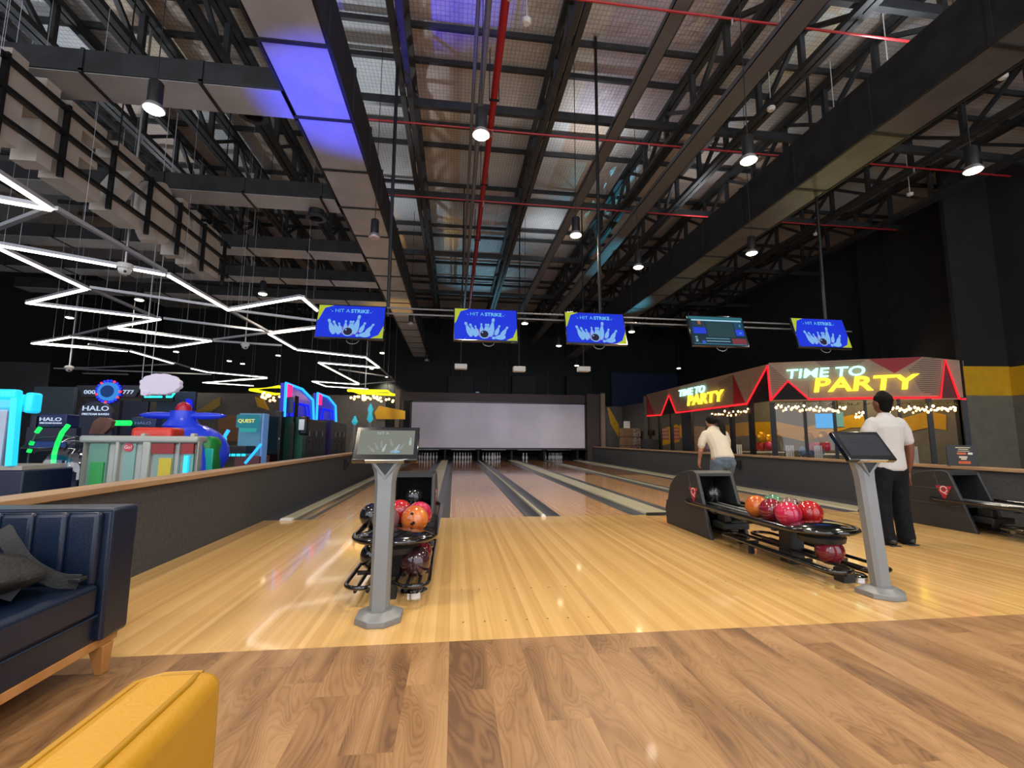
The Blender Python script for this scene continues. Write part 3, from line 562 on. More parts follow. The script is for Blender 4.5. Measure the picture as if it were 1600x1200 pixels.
# ================================================================== BALL RETURNS
def ball_mat(name, c1, c2): return mat(name, c1, .12, noise=(9, c2), coat=.6)
BM = dict(orange=ball_mat('ball_orange', '#b8541c', '#d07834'), pink=ball_mat('ball_pink', '#c02a4c', '#a61e3a'), red=ball_mat('ball_red', '#b5201f', '#8f1618'), maroon=ball_mat('ball_maroon', '#7c1c2a', '#5e1420'),
          mauve=ball_mat('ball_mauve', '#7d5f5e', '#6a4c50'), green=ball_mat('ball_green', '#4e7a5e', '#3d6650'), black=ball_mat('ball_black', '#111214', '#1c1d20'), dmaroon=ball_mat('ball_dark', '#2e1a1e', '#3d2228'))
def ball(p, c, lab, holes=None):
    t = thing('bowling_ball', lab, 'bowling ball', p)
    MB().sphere((0, 0, 0), .108, 32).build('shell', BM[c], t, smooth=True)
    for d in holes or []:
        d = Vector(d).normalized(); MB().lathe([(.012, 0), (.012, .0015)], d*.1072, 12, d).build('finger_hole', M['darker'], t)
    return t
def ball_return(cx, lab, third=False):
    t = thing('ball_return', lab, 'ball return', (cx, 0, 0))
    prof = [(6.05, 0), (6.08, .20), (6.04, .30), (6.0, .32), (5.97, .42), (5.92, .52), (5.80, .62), (5.64, .70), (5.44, .735), (5.3, .74), (5.24, .715), (4.97, .0)]
    W = .238
    # shell: two cheeks, a curved back skin
    for s in (-1, 1): MB().prism(prof, 'x', s*W, s*(W-.045)).build('hood_cheek', M['hood'], t, .012)
    m = MB(); outer = prof[:11]
    inn = [(y-.03 if y > 5.5 else y, z-.035) for y, z in outer]
    for i in range(len(outer)-1):
        a, b, c, d = outer[i], outer[i+1], inn[i+1], inn[i]
        m.add([(-W+.02, *a), (W-.02, *a), (-W+.02, *b), (W-.02, *b), (-W+.02, *c), (W-.02, *c), (-W+.02, *d), (W-.02, *d)], [(0, 1, 3, 2), (6, 7, 5, 4), (2, 3, 5, 4), (0, 1, 7, 6), (0, 2, 4, 6), (1, 3, 5, 7)])
    m.build('hood_cover', M['hood'], t)
    MB().box(-W+.045, W-.045, 5.62, 5.68, .1, .66).box(-W+.045, W-.045, 5.05, 5.66, .30, .33).build('hood_lining', M['hoodin'], t)
    # moulded ridges on the cheeks
    for s in (-1, 1):
        for z0, y0, y1 in ((.50, 5.22, 5.9), (.30, 5.12, 6.03)): MB().tube([(s*(W+.001), y0, z0), (s*(W+.001), y1, z0)], .007, 6).build('moulded_ridge', M['hood'], t)
        MB().tube([(s*(W+.001), 5.36, .50), (s*(W+.001), 5.42, .70)], .006, 6).build('moulded_ridge', M['hood'], t)
        e = s*(W+.001); b = MB().prism([(5.21, .54), (5.41, .54), (5.31, .36)], 'x', e, e+s*.004).build('triangle_badge', mat('badge_red', '#b02432', .5), t); b['label'] = 'red triangle badge with white letter'
        o = text('badge_letter', 'Q', .13, mat('badge_white', '#d0c0c0', .5), t, (e+s*.0045, 5.31, .49), (PI/2, 0, PI/2 if s > 0 else -PI/2), ext=.001); o.parent = b
    # ball lift
    MB().box(-.14, .16, 4.86, 5.1, .13, .2).box(-.10, -.02, 4.9, 5.06, .2, .3).box(.02, .12, 5.0, 5.3, .06, .14).build('ball_lift', M['black'], t, .01)
    # post and tray
    MB().box(-.065, .065, 3.94, 4.10, .0, .345).build('support_post', M['black'], t, .006)
    MB().lathe([(.1, 0), (.1, .02), (.08, .035)], (.16, 3.54, 0), 20).build('chrome_foot', M['chrome'], t, smooth=True)
    MB().tube(stadium(0, .30, 3.42, 5.6, .37, 12), .022, 10, closed=True).build('tray_rim', M['blackgloss'], t, smooth=True)
    for x in (-.19, -.05, .05, .19): MB().tube([(x, 3.8, .345), (x, 5.4, .365)], .012, 8).build('ball_rail', M['silver'] if abs(x) < .1 else M['blackmetal'], t, smooth=True)
    for y in (3.85, 4.2, 4.5, 4.8): MB().box(-.29, .29, y, y+.04, .315, .333).build('cross_strut', M['blackmetal'], t)
    MB().box(-.27, .27, 3.82, 4.95, .322, .33).build('tray_floor', M['black'], t)
    MB().lathe([(.02, .035), (.12, .03), (.2, .012), (.25, -.005), (.262, -.02), (.25, -.04)], (0, 3.655, .392), 32, sx=1.1, sy=.86).build('hand_dryer_lid', M['blackgloss'], t, smooth=True)
    MB().lathe([(.13, -.02), (.17, .0), (.18, .04), (.16, .07)], (0, 3.66, .27), 24).build('blower_drum', M['black'], t, smooth=True)
    for s in (-1, 1):
        MB().tube(stadium(s*.165, .11, 3.25, 4.75, .125, 10), .015, 8, closed=True).build('storage_loop', M['blackgloss'], t, smooth=True)
        MB().tube([(s*.165-.04, 3.3, .09), (s*.165-.04, 4.6, .09)], .012, 8).tube([(s*.165+.04, 3.3, .09), (s*.165+.04, 4.6, .09)], .012, 8).build('storage_rail', M['blackmetal'], t, smooth=True)
        for y in (3.7, 4.4): MB().box(s*.06, s*.27, y, y+.035, .085, .11).build('loop_bracket', M['blackmetal'], t)
        for y in (4.35,): MB().box(s*.165-.02, s*.165+.02, y, y+.04, 0, .09).build('loop_foot', M['black'], t)
    MB().box(-.05, .05, 3.4, 3.5, 0.0, .1).build('front_foot', M['black'], t)
    return t
ball_return(-.425, 'black ball return with two rails of balls behind the left console stand')
ball_return(3.1, 'black ball return with red Q badge in front of the woman')
ball_return(6.52, 'shadowy black ball return with red Q badge at the right edge')
ZB = .455
for x, y, z, c, l, h in ((-.30, 3.90, ZB, 'orange', 'orange marbled bowling ball with three finger holes on the left rack', [(-.15, -.9, .55), (.0, -1, -.12), (-.12, -1, -.2)]), (-.28, 4.13, ZB, 'pink', 'pink bowling ball behind the orange one on the left rack', None), (-.53, 3.90, ZB, 'mauve', 'dull mauve bowling ball partly hidden by the left console post', None),
    (-.46, 4.28, ZB, 'red', 'red bowling ball at the back of the left rack', None), (-.66, 4.09, ZB, 'black', 'black bowling ball left of the console post on the left rack', None), (-.425, 5.30, .46, 'black', 'black bowling ball coming out inside the left hood', None),
    (-.26, 3.60, .2, 'dmaroon', 'dark maroon bowling ball stored under the left rack dish', None), (-.26, 3.85, .2, 'maroon', 'maroon bowling ball stored low at the right of the left rack', None), (-.59, 3.8, .2, 'black', 'black bowling ball stored low at the left of the left rack', None),
    (2.97, 3.87, ZB, 'pink', 'crimson pink bowling ball nearest the front dish of the right rack', None), (3.23, 3.93, ZB, 'red', 'bright red bowling ball at the right front of the right rack', None), (2.98, 4.10, ZB, 'maroon', 'maroon bowling ball between the pink and the orange one', None), (3.22, 4.16, ZB, 'mauve', 'mauve bowling ball with holes behind the bright red one', [(.1, -.8, .6), (.25, -.9, .5), (.15, -.5, .85)]),
    (3.0, 4.34, ZB, 'orange', 'orange marbled bowling ball at the left end of the right rack', None), (3.22, 4.40, ZB, 'green', 'green bowling ball behind the others on the right rack', None), (3.1, 5.32, .46, 'black', 'black bowling ball inside the hood of the right rack', None),
    (3.10, 3.58, .2, 'maroon', 'dark red bowling ball stored below the dish of the right rack', None)):
    ball((x, y, z), c, l, h)
# ================================================================== CONSOLE STANDS
def console(cx, cy, lab, lit, rz=0):
    t = thing('bowling_console', lab, 'touch screen stand', (cx, cy, 0))
    hexa = [(-.135, -.05), (-.05, -.13), (.05, -.13), (.135, -.05), (.135, .10), (-.135, .10)]
    b = MB(); n = 6; vs = []
    for sc, z in ((1, 0), (1, .035), (.62, .065), (.6, .068)): vs += [(x*sc, y*sc, z) for x, y in hexa]
    b.add(vs, [tuple(range(6))[::-1], tuple(range(18, 24))] + [(k*6+i, k*6+(i+1) % 6, (k+1)*6+(i+1) % 6, (k+1)*6+i) for k in range(3) for i in range(6)])
    b.build('base_plate', M['steel'], t, .004)
    # post: leans slightly toward the lanes
    def ring(z): s = z/.9; return .0+.07*s
    vs = []; oct_ = [(-.06, -.015), (-.04, -.04), (.04, -.04), (.06, -.015), (.06, .035), (-.06, .035)]
    for z, w_ in ((.06, .97), (.5, 1.0), (.82, 1.06), (.88, 1.2), (.93, 1.5), (.965, 1.85)): vs += [(x*w_, y*(1 if z < .9 else .8)+ring(z), z) for x, y in oct_]
    MB().add(vs, [tuple(range(6))[::-1], tuple(range(30, 36))] + [(k*6+i, k*6+(i+1) % 6, (k+1)*6+(i+1) % 6, (k+1)*6+i) for k in range(5) for i in range(6)]).build('post', M['steel'], t)
    yb = -.04+ring(.9)
    for s in (-1, 1):
        MB().add([(s*.0, yb-.006, .84), (s*.0, yb-.006, .865), (s*.10, yb-.03, 1.0), (s*.125, yb-.03, 1.0), (s*.0, yb+.03, .84), (s*.0, yb+.03, .865), (s*.10, yb+.02, 1.0), (s*.125, yb+.02, 1.0)],
            [(0, 1, 2, 3), (7, 6, 5, 4), (0, 3, 7, 4), (1, 5, 6, 2), (3, 2, 6, 7), (0, 4, 5, 1)]).build('bracket_arm', M['steel'], t)
    MB().prism([(-.055, .94), (.055, .94), (0, .872)], 'y', yb-.012, yb+.0).build('triangle_inset', M['black'], t)
    # monitor, tilted back 33 degrees
    a = math.radians(-35); mo = thing('monitor', None, None, (0, .06, 1.065)); mo.parent = t; mo.rotation_euler = (a, 0, 0); del mo
    T = Matrix.Translation((0, .06, 1.065)) @ Matrix.Rotation(a, 4, 'X')
    def put(o, par=None): o.matrix_local = T; return o
    mon = [o for o in ALL() if o.parent == t and o.name.startswith('monitor')][0]; bpy.data.objects.remove(mon)
    mon = MB().box(-.205, .205, -.012, .028, -.13, .13).build('monitor', M['blackgloss'], t, .008); put(mon)
    sm = glow('console_lit', '#8c9084', .75) if lit else mat('console_dark', '#1b1d20', .12, emit='#26292d', es=.6, coat=.5)
    MB().box(-.175, .175, -.0145, -.012, -.088, .098).build('touch_panel', sm, mon)
    if lit:
        gl = glow('console_art', '#b9c2c4', .8); gd = glow('console_art_dim', '#9ca09a', .78)
        text('panel_text', 'HIT A', .03, gl, mon, (-.03, -.0165, .073), ext=.0004)
        for i, (x, z, r) in enumerate(((-.06, 0, .5), (-.03, .02, .1), (-.01, -.01, -.3), (.03, .03, .35), (.05, -.03, -.6), (.07, -.01, -.45), (.1, 0, -.6), (-.09, -.02, .8), (.15, .04, 0))):
            pts = []
            for u, v in PINO: X = u*.009; Z = v*.06-.03; pts.append((x+X*math.cos(r)-Z*math.sin(r), -.0155, z-.03+X*math.sin(r)+Z*math.cos(r)))
            MB().slab(pts, (0, -1, 0), .0006).build('panel_pin', gl if i in (2, 5, 8) else gd, mon)
        MB().lathe([(.022, 0), (.022, .0006)], (.06, -.0155, -.068), 16, (0, -1, 0), sx=1.4, sy=.5).build('panel_ball', glow('console_blue', '#8fc0e0', .8), mon)
    else:
        gr = glow('console_line', '#3c4046', .8)
        for x0, x1, z0, z1 in ((-.08, .06, .05, .056), (-.09, .08, .02, .036), (-.17, -.13, -.08, -.055), (.12, .165, -.085, -.07)): MB().box(x0, x1, -.0155, -.0145, z0, z1).build('panel_field', gr, mon)
    MB().box(-.12, .12, -.013, .02, -.133, -.128).build('speaker_slot', M['silver'], mon)
    put(MB().box(-.06, .06, .028, .06, -.09, .06).build('monitor_mount', M['black'], t, .006))
    t.rotation_euler = (0, 0, rz)
    return t
console(-.43, 3.03, 'grey post console with lit pale touch screen before the left ball return', True)
console(3.09, 3.11, 'grey post console with dark touch screen on the right of the approach', False, math.radians(2))
# ================================================================== SEATING
t = thing('sofa', 'navy blue leather channel-tufted sofa on oak legs at the left edge', 'sofa', (-1.58, 2.62, 0))
Xw = -.88
MB().box(-.86, 0, -.18, 0, .17, .765).build('arm', M['navy'], t, .018)
MB().box(-.88, -.72, -3.2, -.16, .17, .765).build('backrest', M['navy'], t, .018)
MB().box(-.74, -.03, -3.2, -.165, .17, .285).build('seat_base', M['navy'], t, .008)
MB().box(-.72, -.022, -1.66, -.185, .287, .43).build('seat_cushion', M['navy'], t, .022); MB().box(-.72, -.022, -3.2, -1.67, .287, .43).build('seat_cushion', M['navy'], t, .022)
for k in range(5): MB().box(-.72+.137*k, -.72+.137*(k+1)-.003, -.215, -.17, .42, .752).build('tufted_channel', M['navy'], t, .02)
for k in range(8): MB().box(-.735, -.69, -.36-.16*k, -.21-.16*k, .42, .752).build('tufted_channel', M['navy'], t, .02)
MB().tube([(-.01, -.178, .18), (-.01, -.178, .755), (-.85, -.178, .757)], .005, 6).build('piping', M['navypipe'], t)
MB().tube([(-.018, -.19, .29), (-.018, -3.2, .29)], .005, 6).build('piping', M['navypipe'], t)
MB().box(-.84, -.03, -3.2, -.02, .13, .17).build('oak_rail', M['oakleg'], t, .004)
for x, y in ((-.05, -.1), (-.8, -.1), (-.05, -3.1), (-.8, -3.1)):
    MB().add([(x-.035, y-.035, .135), (x+.035, y-.035, .135), (x+.035, y+.035, .135), (x-.035, y+.035, .135), (x-.016+.012, y-.016, 0), (x+.028, y-.016, 0), (x+.028, y+.028, 0), (x-.004, y+.028, 0)],
        [(0, 1, 2, 3), (7, 6, 5, 4), (0, 1, 5, 4), (1, 2, 6, 5), (2, 3, 7, 6), (3, 0, 4, 7)]).build('leg', M['oakleg'], t, .003)
# backpack lying on the seat
t = thing('backpack', 'black backpack with loose grey straps slumped on the blue sofa', 'bag', (-1.92, 2.14, .445))
def blob(u, v):
    a = 2*PI*u; p = PI*v; r = 1+.10*math.sin(3*a+1)*math.sin(p)+.08*math.sin(5*p+2*a)+.05*math.sin(9*a)*math.sin(2*p)
    return (.21*r*math.sin(p)*math.cos(a), .27*r*math.sin(p)*math.sin(a), .085-.085*math.cos(p)*r*1.05+.0)
MB().grid(blob, 40, 20).build('bag_body', M['bag'], t, smooth=True)
def strap(name, pts, w_, m_):
    m = MB(); n = len(pts)
    P = [Vector(p) for p in pts]; Q = []
    for i in range(n-1):
        for s in range(5):
            u = s/5; p0 = P[max(i-1, 0)]; p1 = P[i]; p2 = P[i+1]; p3 = P[min(i+2, n-1)]
            Q.append(.5*((2*p1)+(p2-p0)*u+(2*p0-5*p1+4*p2-p3)*u*u+(3*p1-p0-3*p2+p3)*u**3))
    Q.append(P[-1]); vs = []
    for i, q in enumerate(Q):
        d = (Q[min(i+1, len(Q)-1)]-Q[max(i-1, 0)]).normalized(); s = Vector((.75, .55, .35)); s = (s-d*s.dot(d)).normalized(); up = s.cross(d).normalized()
        vs += [q+s*w_/2+up*.006, q-s*w_/2+up*.006, q-s*w_/2-up*.006, q+s*w_/2-up*.006]
    fs = [(i*4+k, i*4+(k+1) % 4, i*4+4+(k+1) % 4, i*4+4+k) for i in range(len(Q)-1) for k in range(4)] + [(0, 1, 2, 3), tuple(len(vs)-4+k for k in range(4))]
    return m.add(vs, fs).build(name, m_, t, smooth=False)
strap('shoulder_strap', [(-.05, .1, .16), (.02, .12, .26), (.08, .10, .22), (.14, .12, .12), (.22, .17, .04), (.28, .22, .015)], .06, M['bagg'])
strap('shoulder_strap', [(-.12, .02, .17), (-.04, .03, .25), (.04, .0, .2), (.12, -.02, .09), (.2, .02, .03)], .06, M['bagg'])
MB().box(.24, .30, .19, .24, .02, .035).build('buckle', M['black'], t, .003)
MB().tube([(-.15, -.2, .12), (0, -.25, .14), (.12, -.2, .1), (.16, -.1, .08)], .006, 6).build('zip', M['silver'], t)
# mustard armchair in the near left corner
t = thing('armchair', 'mustard yellow leather armchair with piped arm in the near left corner', 'armchair', (-.40, .79, 0))
ax0, ax1 = -.046, .066
MB().box(ax0, ax1, -1.1, 0, .12, .757).build('arm', M['yleather'], t, .022)
MB().tube([(ax0+.004, -1.1, .752), (ax0+.004, -.03, .752), (ax0+.03, -.006, .751), (ax1-.03, -.006, .751)], .0045, 8).build('piping', M['ypipe'], t, smooth=True)
MB().tube([(ax1-.026, -1.1, .7575), (ax1-.026, -.05, .7575), (ax1-.03, -.02, .755), (ax1-.04, -.004, .748), (ax1-.04, .0, .6), (ax1-.04, .0, .2)], .0045, 8).build('piping', M['ypipe'], t, smooth=True)
arc = [(ax1+.0005, -.62, .70)] + [(ax1+.0005, -.24+.09*math.sin(a), .61+.09*math.cos(a)) for a in [PI/2*k/8 for k in range(9)]] + [(ax1+.0005, -.15, .2)]
MB().tube(arc, .004, 6).build('panel_seam', M['ypipe'], t, smooth=True)
MB().box(-.60, ax0-.002, -1.0, -.02, .12, .30).build('seat_base', M['yleather'], t, .01); MB().box(-.59, ax0-.004, -.98, -.03, .302, .42).build('seat_cushion', M['yleather'], t, .025)
for x, y in ((.02, -.06), (-.55, -.06), (.02, -1.0), (-.55, -1.0)): MB().lathe([(.014, 0), (.024, .12)], (x, y, 0), 12).build('leg', M['walnutleg'], t, smooth=True)
# ================================================================== PEOPLE
def loft(m, ch, seg=14):
    P = [Vector(c[:3]) for c in ch]; n = len(P); vs = []
    def ringat(p, d, rx, ry):
        x = Vector((1, 0, 0)); a = (x-d*x.dot(d))
        if a.length < .2: a = Vector((0, 1, 0)) - d*d.y
        a.normalize(); b = d.cross(a); return [p+a*(rx*math.cos(2*PI*k/seg))+b*(ry*math.sin(2*PI*k/seg)) for k in range(seg)]
    R_ = []
    d0 = (P[1]-P[0]).normalized(); d1 = (P[-1]-P[-2]).normalized()
    rr = [(c[3], c[4] if len(c) > 4 else c[3]) for c in ch]
    for f_, h in ((.05, -.98), (.6, -.75)): R_.append(ringat(P[0]+d0*(h*min(rr[0])), d0, rr[0][0]*f_, rr[0][1]*f_))
    for i in range(n): R_.append(ringat(P[i], (P[min(i+1, n-1)]-P[max(i-1, 0)]).normalized(), *rr[i]))
    for f_, h in ((.6, .75), (.05, .98)): R_.append(ringat(P[-1]+d1*(h*min(rr[-1])), d1, rr[-1][0]*f_, rr[-1][1]*f_))
    for r in R_: vs += r
    k = len(R_); fs = [(i*seg+j, i*seg+(j+1) % seg, (i+1)*seg+(j+1) % seg, (i+1)*seg+j) for i in range(k-1) for j in range(seg)] + [tuple(range(seg))[::-1], tuple((k-1)*seg+j for j in range(seg))]
    m.add(vs, fs)
def organic(name, chains, vox, mt, parent, ell=(), smooth_it=4):
    m = MB()
    for c in chains: loft(m, c)
    for c, s in ell: m.sphere(c, 1, 20, s)
    o = m.build('tmp_organic', mt); r = o.modifiers.new('r', 'REMESH'); r.mode = 'VOXEL'; r.voxel_size = vox; s = o.modifiers.new('s', 'SMOOTH'); s.iterations = smooth_it; s.factor = .5
    bpy.context.view_layer.update(); me = bpy.data.meshes.new_from_object(o.evaluated_get(bpy.context.evaluated_depsgraph_get())); me.name = name
    bpy.data.objects.remove(o); me.polygons.foreach_set('use_smooth', [True]*len(me.polygons)); me.materials.clear(); me.materials.append(mt)
    q = bpy.data.objects.new(name, me); COL.objects.link(q); q.parent = parent; return q
def hand(w, d, side, curl=.5):   # chains for a hand hanging from wrist w along direction d; side = +1 thumb toward +x
    w = Vector(w); d = Vector(d).normalized(); f = Vector((0, 1, 0)); f = (f-d*f.dot(d)).normalized(); n = d.cross(f)   # f: across the palm, n: palm normal
    ch = [[(*w, .026, .02), (*(w+d*.04), .022, .036), (*(w+d*.08), .016, .038)]]
    n = n*side
    for k, (o, L) in enumerate(((.028, .068), (.010, .078), (-.009, .072), (-.026, .056))):
        b = w+d*.082+f*o; c1 = b+d*L*.45+n*.006; c2 = c1+(d*(1-curl)+n*curl).normalized()*L*.32; c3 = c2+(d*(1-1.5*curl)+n*1.5*curl).normalized()*L*.25
        ch.append([(*b, .0095), (*c1, .009), (*c2, .0085), (*c3, .0075)])
    b = w+d*.03+f*.03; ch.append([(*b, .012), (*(b+f*.022+d*.025+n*.01), .011), (*(b+f*.028+d*.055+n*.016), .0095)])
    return ch
# man in a white T-shirt
t = thing('person', 'person in white T-shirt and dark jeans standing with back to camera, right', 'person', (4.78, 4.60, 0), math.radians(-2)); t.scale = (.975, .975, .975)
armR = [(.17, -.01, 1.35, .045), (.245, -.01, 1.22, .05), (.262, -.015, 1.08, .044), (.275, .0, .97, .038), (.285, .03, .86, .031), (.288, .055, .79, .025, .021)]
armL = [(-.17, -.01, 1.35, .045), (-.245, 0, 1.22, .05), (-.25, .03, 1.07, .042), (-.20, .13, 1.03, .038), (-.12, .22, 1.04, .026)]
body = [[(0, .0, .86, .145, .10), (0, 0, 1.0, .135, .10), (0, 0, 1.15, .15, .105), (0, -.005, 1.30, .17, .10), (0, -.005, 1.38, .12, .075), (0, .0, 1.43, .06, .06), (0, .012, 1.50, .052, .056)], armR, armL,
        [(.09, 0, .88, .09, .095), (.10, .01, .5, .06, .065), (.115, -.0, .1, .042)], [(-.09, 0, .88, .09, .095), (-.105, .01, .5, .06, .065), (-.12, -.02, .1, .042)]] + hand((.288, .06, .775), (.01, .12, -1), 1, .35) + hand((-.11, .23, 1.04), (.9, .5, .05), 1, .4)
ell = [((0, .022, 1.565), (.074, .092, .105)), ((0, .055, 1.515), (.05, .055, .05)), ((0, .118, 1.548), (.014, .018, .02)), ((-.074, .01, 1.555), (.012, .02, .03)), ((.074, .01, 1.555), (.012, .02, .03)), ((0, .104, 1.515), (.025, .012, .008)), ((-.03, .103, 1.578), (.02, .012, .012)), ((.03, .103, 1.578), (.02, .012, .012))]
organic('body', body, .0085, M['skinm'], t, ell)
for s in (-1, 1): MB().sphere((s*.03, .108, 1.575), .011, 12).build('eye', M['white'], t, smooth=True)
organic('hair', [[(0, -.028, 1.50, .062, .05), (0, -.025, 1.56, .074, .07), (0, -.01, 1.62, .076, .085), (0, .01, 1.655, .062, .075)]], .008, M['hair'], t, [((0, .0, 1.625), (.083, .1, .062)), ((0, -.02, 1.60), (.083, .085, .07))], 2)
organic('tshirt', [[(0, .0, .83, .185, .135), (0, 0, .92, .18, .132), (0, 0, 1.05, .17, .125), (0, 0, 1.18, .185, .128), (0, -.005, 1.3, .2, .122), (0, -.005, 1.375, .15, .095), (0, 0, 1.425, .075, .072)],
    [(.16, -.005, 1.345, .07), (.22, -.01, 1.25, .066), (.25, -.01, 1.13, .062)], [(-.16, -.005, 1.345, .07), (-.225, 0, 1.25, .068), (-.25, .015, 1.13, .064)]], .010, M['tee'], t, [], 3)
organic('jeans', [[(0, .0, .80, .17, .125), (0, 0, .93, .165, .12)], [(.09, 0, .82, .105, .115), (.105, .015, .5, .088, .092), (.12, 0, .2, .078, .085), (.125, -.01, .06, .08, .09)], [(-.09, 0, .82, .105, .115), (-.11, .015, .5, .088, .092), (-.125, -.01, .2, .078, .085), (-.13, -.03, .06, .08, .09)]], .010, M['jeans'], t, [], 3)
for s, y in ((1, -.01), (-1, -.04)):
    x = s*.125
    o = organic('shoe', [[(x, y-.06, .045, .042, .04), (x, y+.05, .05, .045, .042), (x+s*.01, y+.15, .035, .046, .03), (x+s*.015, y+.2, .03, .036, .022)]], .008, M['shoe'], t, [], 2)
    MB().box(x-.045, x+.055, y-.1, y+.22, 0, .012).build('sole', M['sole'], o, .005)
# woman bowling
t = thing('person', 'person in cream T-shirt and blue jeans leaning forward after a throw', 'person', (3.90, 6.35, 0), math.radians(-4))
bodyw = [[(0, 0, .82, .13, .11), (0, .05, .95, .115, .09), (0, .13, 1.08, .125, .09), (0, .20, 1.19, .15, .085), (0, .23, 1.24, .10, .07), (0, .27, 1.29, .045, .05), (0, .30, 1.33, .043, .045)],
    [(.155, .22, 1.2, .045), (.20, .26, 1.08, .04), (.23, .31, .95, .034), (.25, .40, .84, .027), (.255, .43, .80, .022)], [(-.155, .22, 1.2, .045), (-.215, .19, 1.08, .04), (-.235, .20, .95, .034), (-.22, .28, .83, .024)],
    [(.08, 0, .82, .095, .1), (.10, .18, .48, .058, .062), (.10, .10, .1, .036)], [(-.08, 0, .82, .095, .1), (-.12, .05, .47, .058, .062), (-.13, -.25, .12, .036)]] + hand((.256, .44, .79), (.05, .5, -.85), -1, .3) + hand((-.22, .285, .815), (.05, .4, -.9), 1, .4)
ellw = [((0, .325, 1.395), (.068, .085, .1)), ((0, .36, 1.35), (.045, .05, .045)), ((0, .415, 1.385), (.011, .016, .018)), ((0, .40, 1.35), (.022, .012, .007)), ((-.07, .32, 1.385), (.01, .018, .025)), ((.07, .32, 1.385), (.01, .018, .025))]
organic('body', bodyw, .0085, M['skinf'], t, ellw)
for s in (-1, 1): MB().sphere((s*.028, .402, 1.405), .010, 12).build('eye', M['white'], t, smooth=True)
organic('hair', [[(.01, .245, 1.42, .03), (.05, .17, 1.40, .04, .04), (.075, .12, 1.30, .045, .035), (.08, .11, 1.18, .04, .03), (.065, .12, 1.08, .02, .015)]], .008, M['hairf'], t, [((0, .30, 1.42), (.08, .095, .085))], 2)
organic('tshirt', [[(0, .01, .845, .168, .135), (0, .06, .97, .15, .115), (0, .13, 1.08, .16, .115), (0, .20, 1.19, .175, .105), (0, .235, 1.25, .12, .08)], [(.14, .21, 1.2, .062), (.195, .24, 1.1, .058), (.215, .28, 1.02, .055)], [(-.14, .21, 1.2, .062), (-.205, .2, 1.1, .058), (-.225, .195, 1.02, .055)]], .010, M['teef'], t, [], 3)
organic('jeans', [[(0, 0, .80, .165, .135), (0, .02, .88, .15, .12)], [(.085, 0, .8, .1, .115), (.105, .17, .48, .075, .08), (.105, .09, .12, .055, .06)], [(-.085, 0, .8, .1, .115), (-.125, .05, .47, .075, .08), (-.135, -.23, .14, .055, .06)]], .010, M['jeansf'], t, [], 3)
for x, y, z in ((.105, .08, .0), (-.135, -.28, .0)):
    o = organic('shoe', [[(x, y-.05, .05, .04, .038), (x, y+.05, .05, .042, .04), (x, y+.15, .035, .042, .028)]], .008, M['shoe'], t, [], 2); MB().box(x-.042, x+.042, y-.09, y+.19, 0, .012).build('sole', M['sole'], o, .005)
# ================================================================== PARTY ROOM
PA = Vector((9.0, 12.2, 0)); PB = Vector((12.5, 9.9, 0)); n1 = Vector((1, 0, 0)); d2 = (PB-PA).normalized(); n2 = Vector((-d2.y, d2.x, 0))   # n2 points away from the lanes
if n2.y < 0: n2 = -n2
def f1(x, y, o=0): return onplane(x, y, Vector((9-o, 0, 0)), n1)
def f2(x, y, o=0): return onplane(x, y, PA-n2*o, n2)
t = thing('party_sign_fascia', 'long tan and red geometric fascia with small party sign facing the lanes', 'sign board')
def fp(fn, pts, mt, name, o, th, nn, par=t): return MB().slab([fn(x, y, o) for x, y in pts], nn, th).build(name, mt, par)
M_CYL = glow('neon_white_cyan', '#a8fff0', 2.2); M_YEL = glow('neon_yellow', '#ffe93c', 2.0); M_NR = glow('neon_red', '#ff1f2c', 1.7)
fp(f1, [(1010, 616.5), (1200, 569), (1204, 626), (1168, 631), (1011, 650)], M['fascia'], 'fascia_board', 0, .1, n1)
fp(f1, [(1010, 617), (1011, 649), (1023, 648.5)], M['red'], 'triangle_panel', .012, .012, n1)
fp(f1, [(1012, 617), (1044, 609.5), (1033, 647), (1023, 648.5)], M['slat'], 'slat_panel', .01, .01, n1)
fp(f1, [(1033, 648.5), (1045, 618), (1055, 645)], M['dark'], 'triangle_panel', .02, .02, n1)
fp(f1, [(1120, 598), (1144.5, 585), (1145.5, 632), (1111, 637.5), (1132, 617)], M['slat'], 'slat_panel', .01, .01, n1)
fp(f1, [(1145, 586), (1146, 631.5), (1164, 629)], M['red'], 'triangle_panel', .012, .012, n1)
fp(f1, [(1168, 631), (1199, 572), (1204, 626)], M['dark'], 'triangle_panel', .014, .014, n1)
def ntube(name, fn, pts, r, mt, par, o=.04): return MB().tube([fn(x, y, o) for x, y in pts], r, 8).build(name, mt, par, smooth=True)
ntube('neon_tube', f1, [(1011, 650), (1033, 648.5), (1045, 617.5), (1056, 645), (1167, 631), (1199, 571.5), (1204, 626)], .026, M_NR, t)
def fit(name, s, fn, x0, y0, x1, y1, hpx, o, mt, par, sh=0, off=.004):
    p, q = fn(x0, y0, o), fn(x1, y1, o); d = q-p; c = (p+q)/2
    h = (fn((x0+x1)/2, (y0+y1)/2-hpx/2, o)-fn((x0+x1)/2, (y0+y1)/2+hpx/2, o)).z
    ob = text(name, s, 1, mt, par, c, (PI/2, 0, math.atan2(d.y, d.x)), ext=.02/h*1.2, shear=sh, off=off/h)
    xs = [v.co.x for v in ob.data.vertices]; ys = [v.co.y for v in ob.data.vertices]
    cx, cy = (max(xs)+min(xs))/2, (max(ys)+min(ys))/2; L = Vector((d.x, d.y, 0)).length
    sx, sy = L/(max(xs)-min(xs)), h/(max(ys)-min(ys))
    for v in ob.data.vertices: v.co = ((v.co.x-cx)*sx, (v.co.y-cy)*sy, v.co.z*h)
    ob.location = (c.x, c.y, (p.z+q.z)/2); return ob
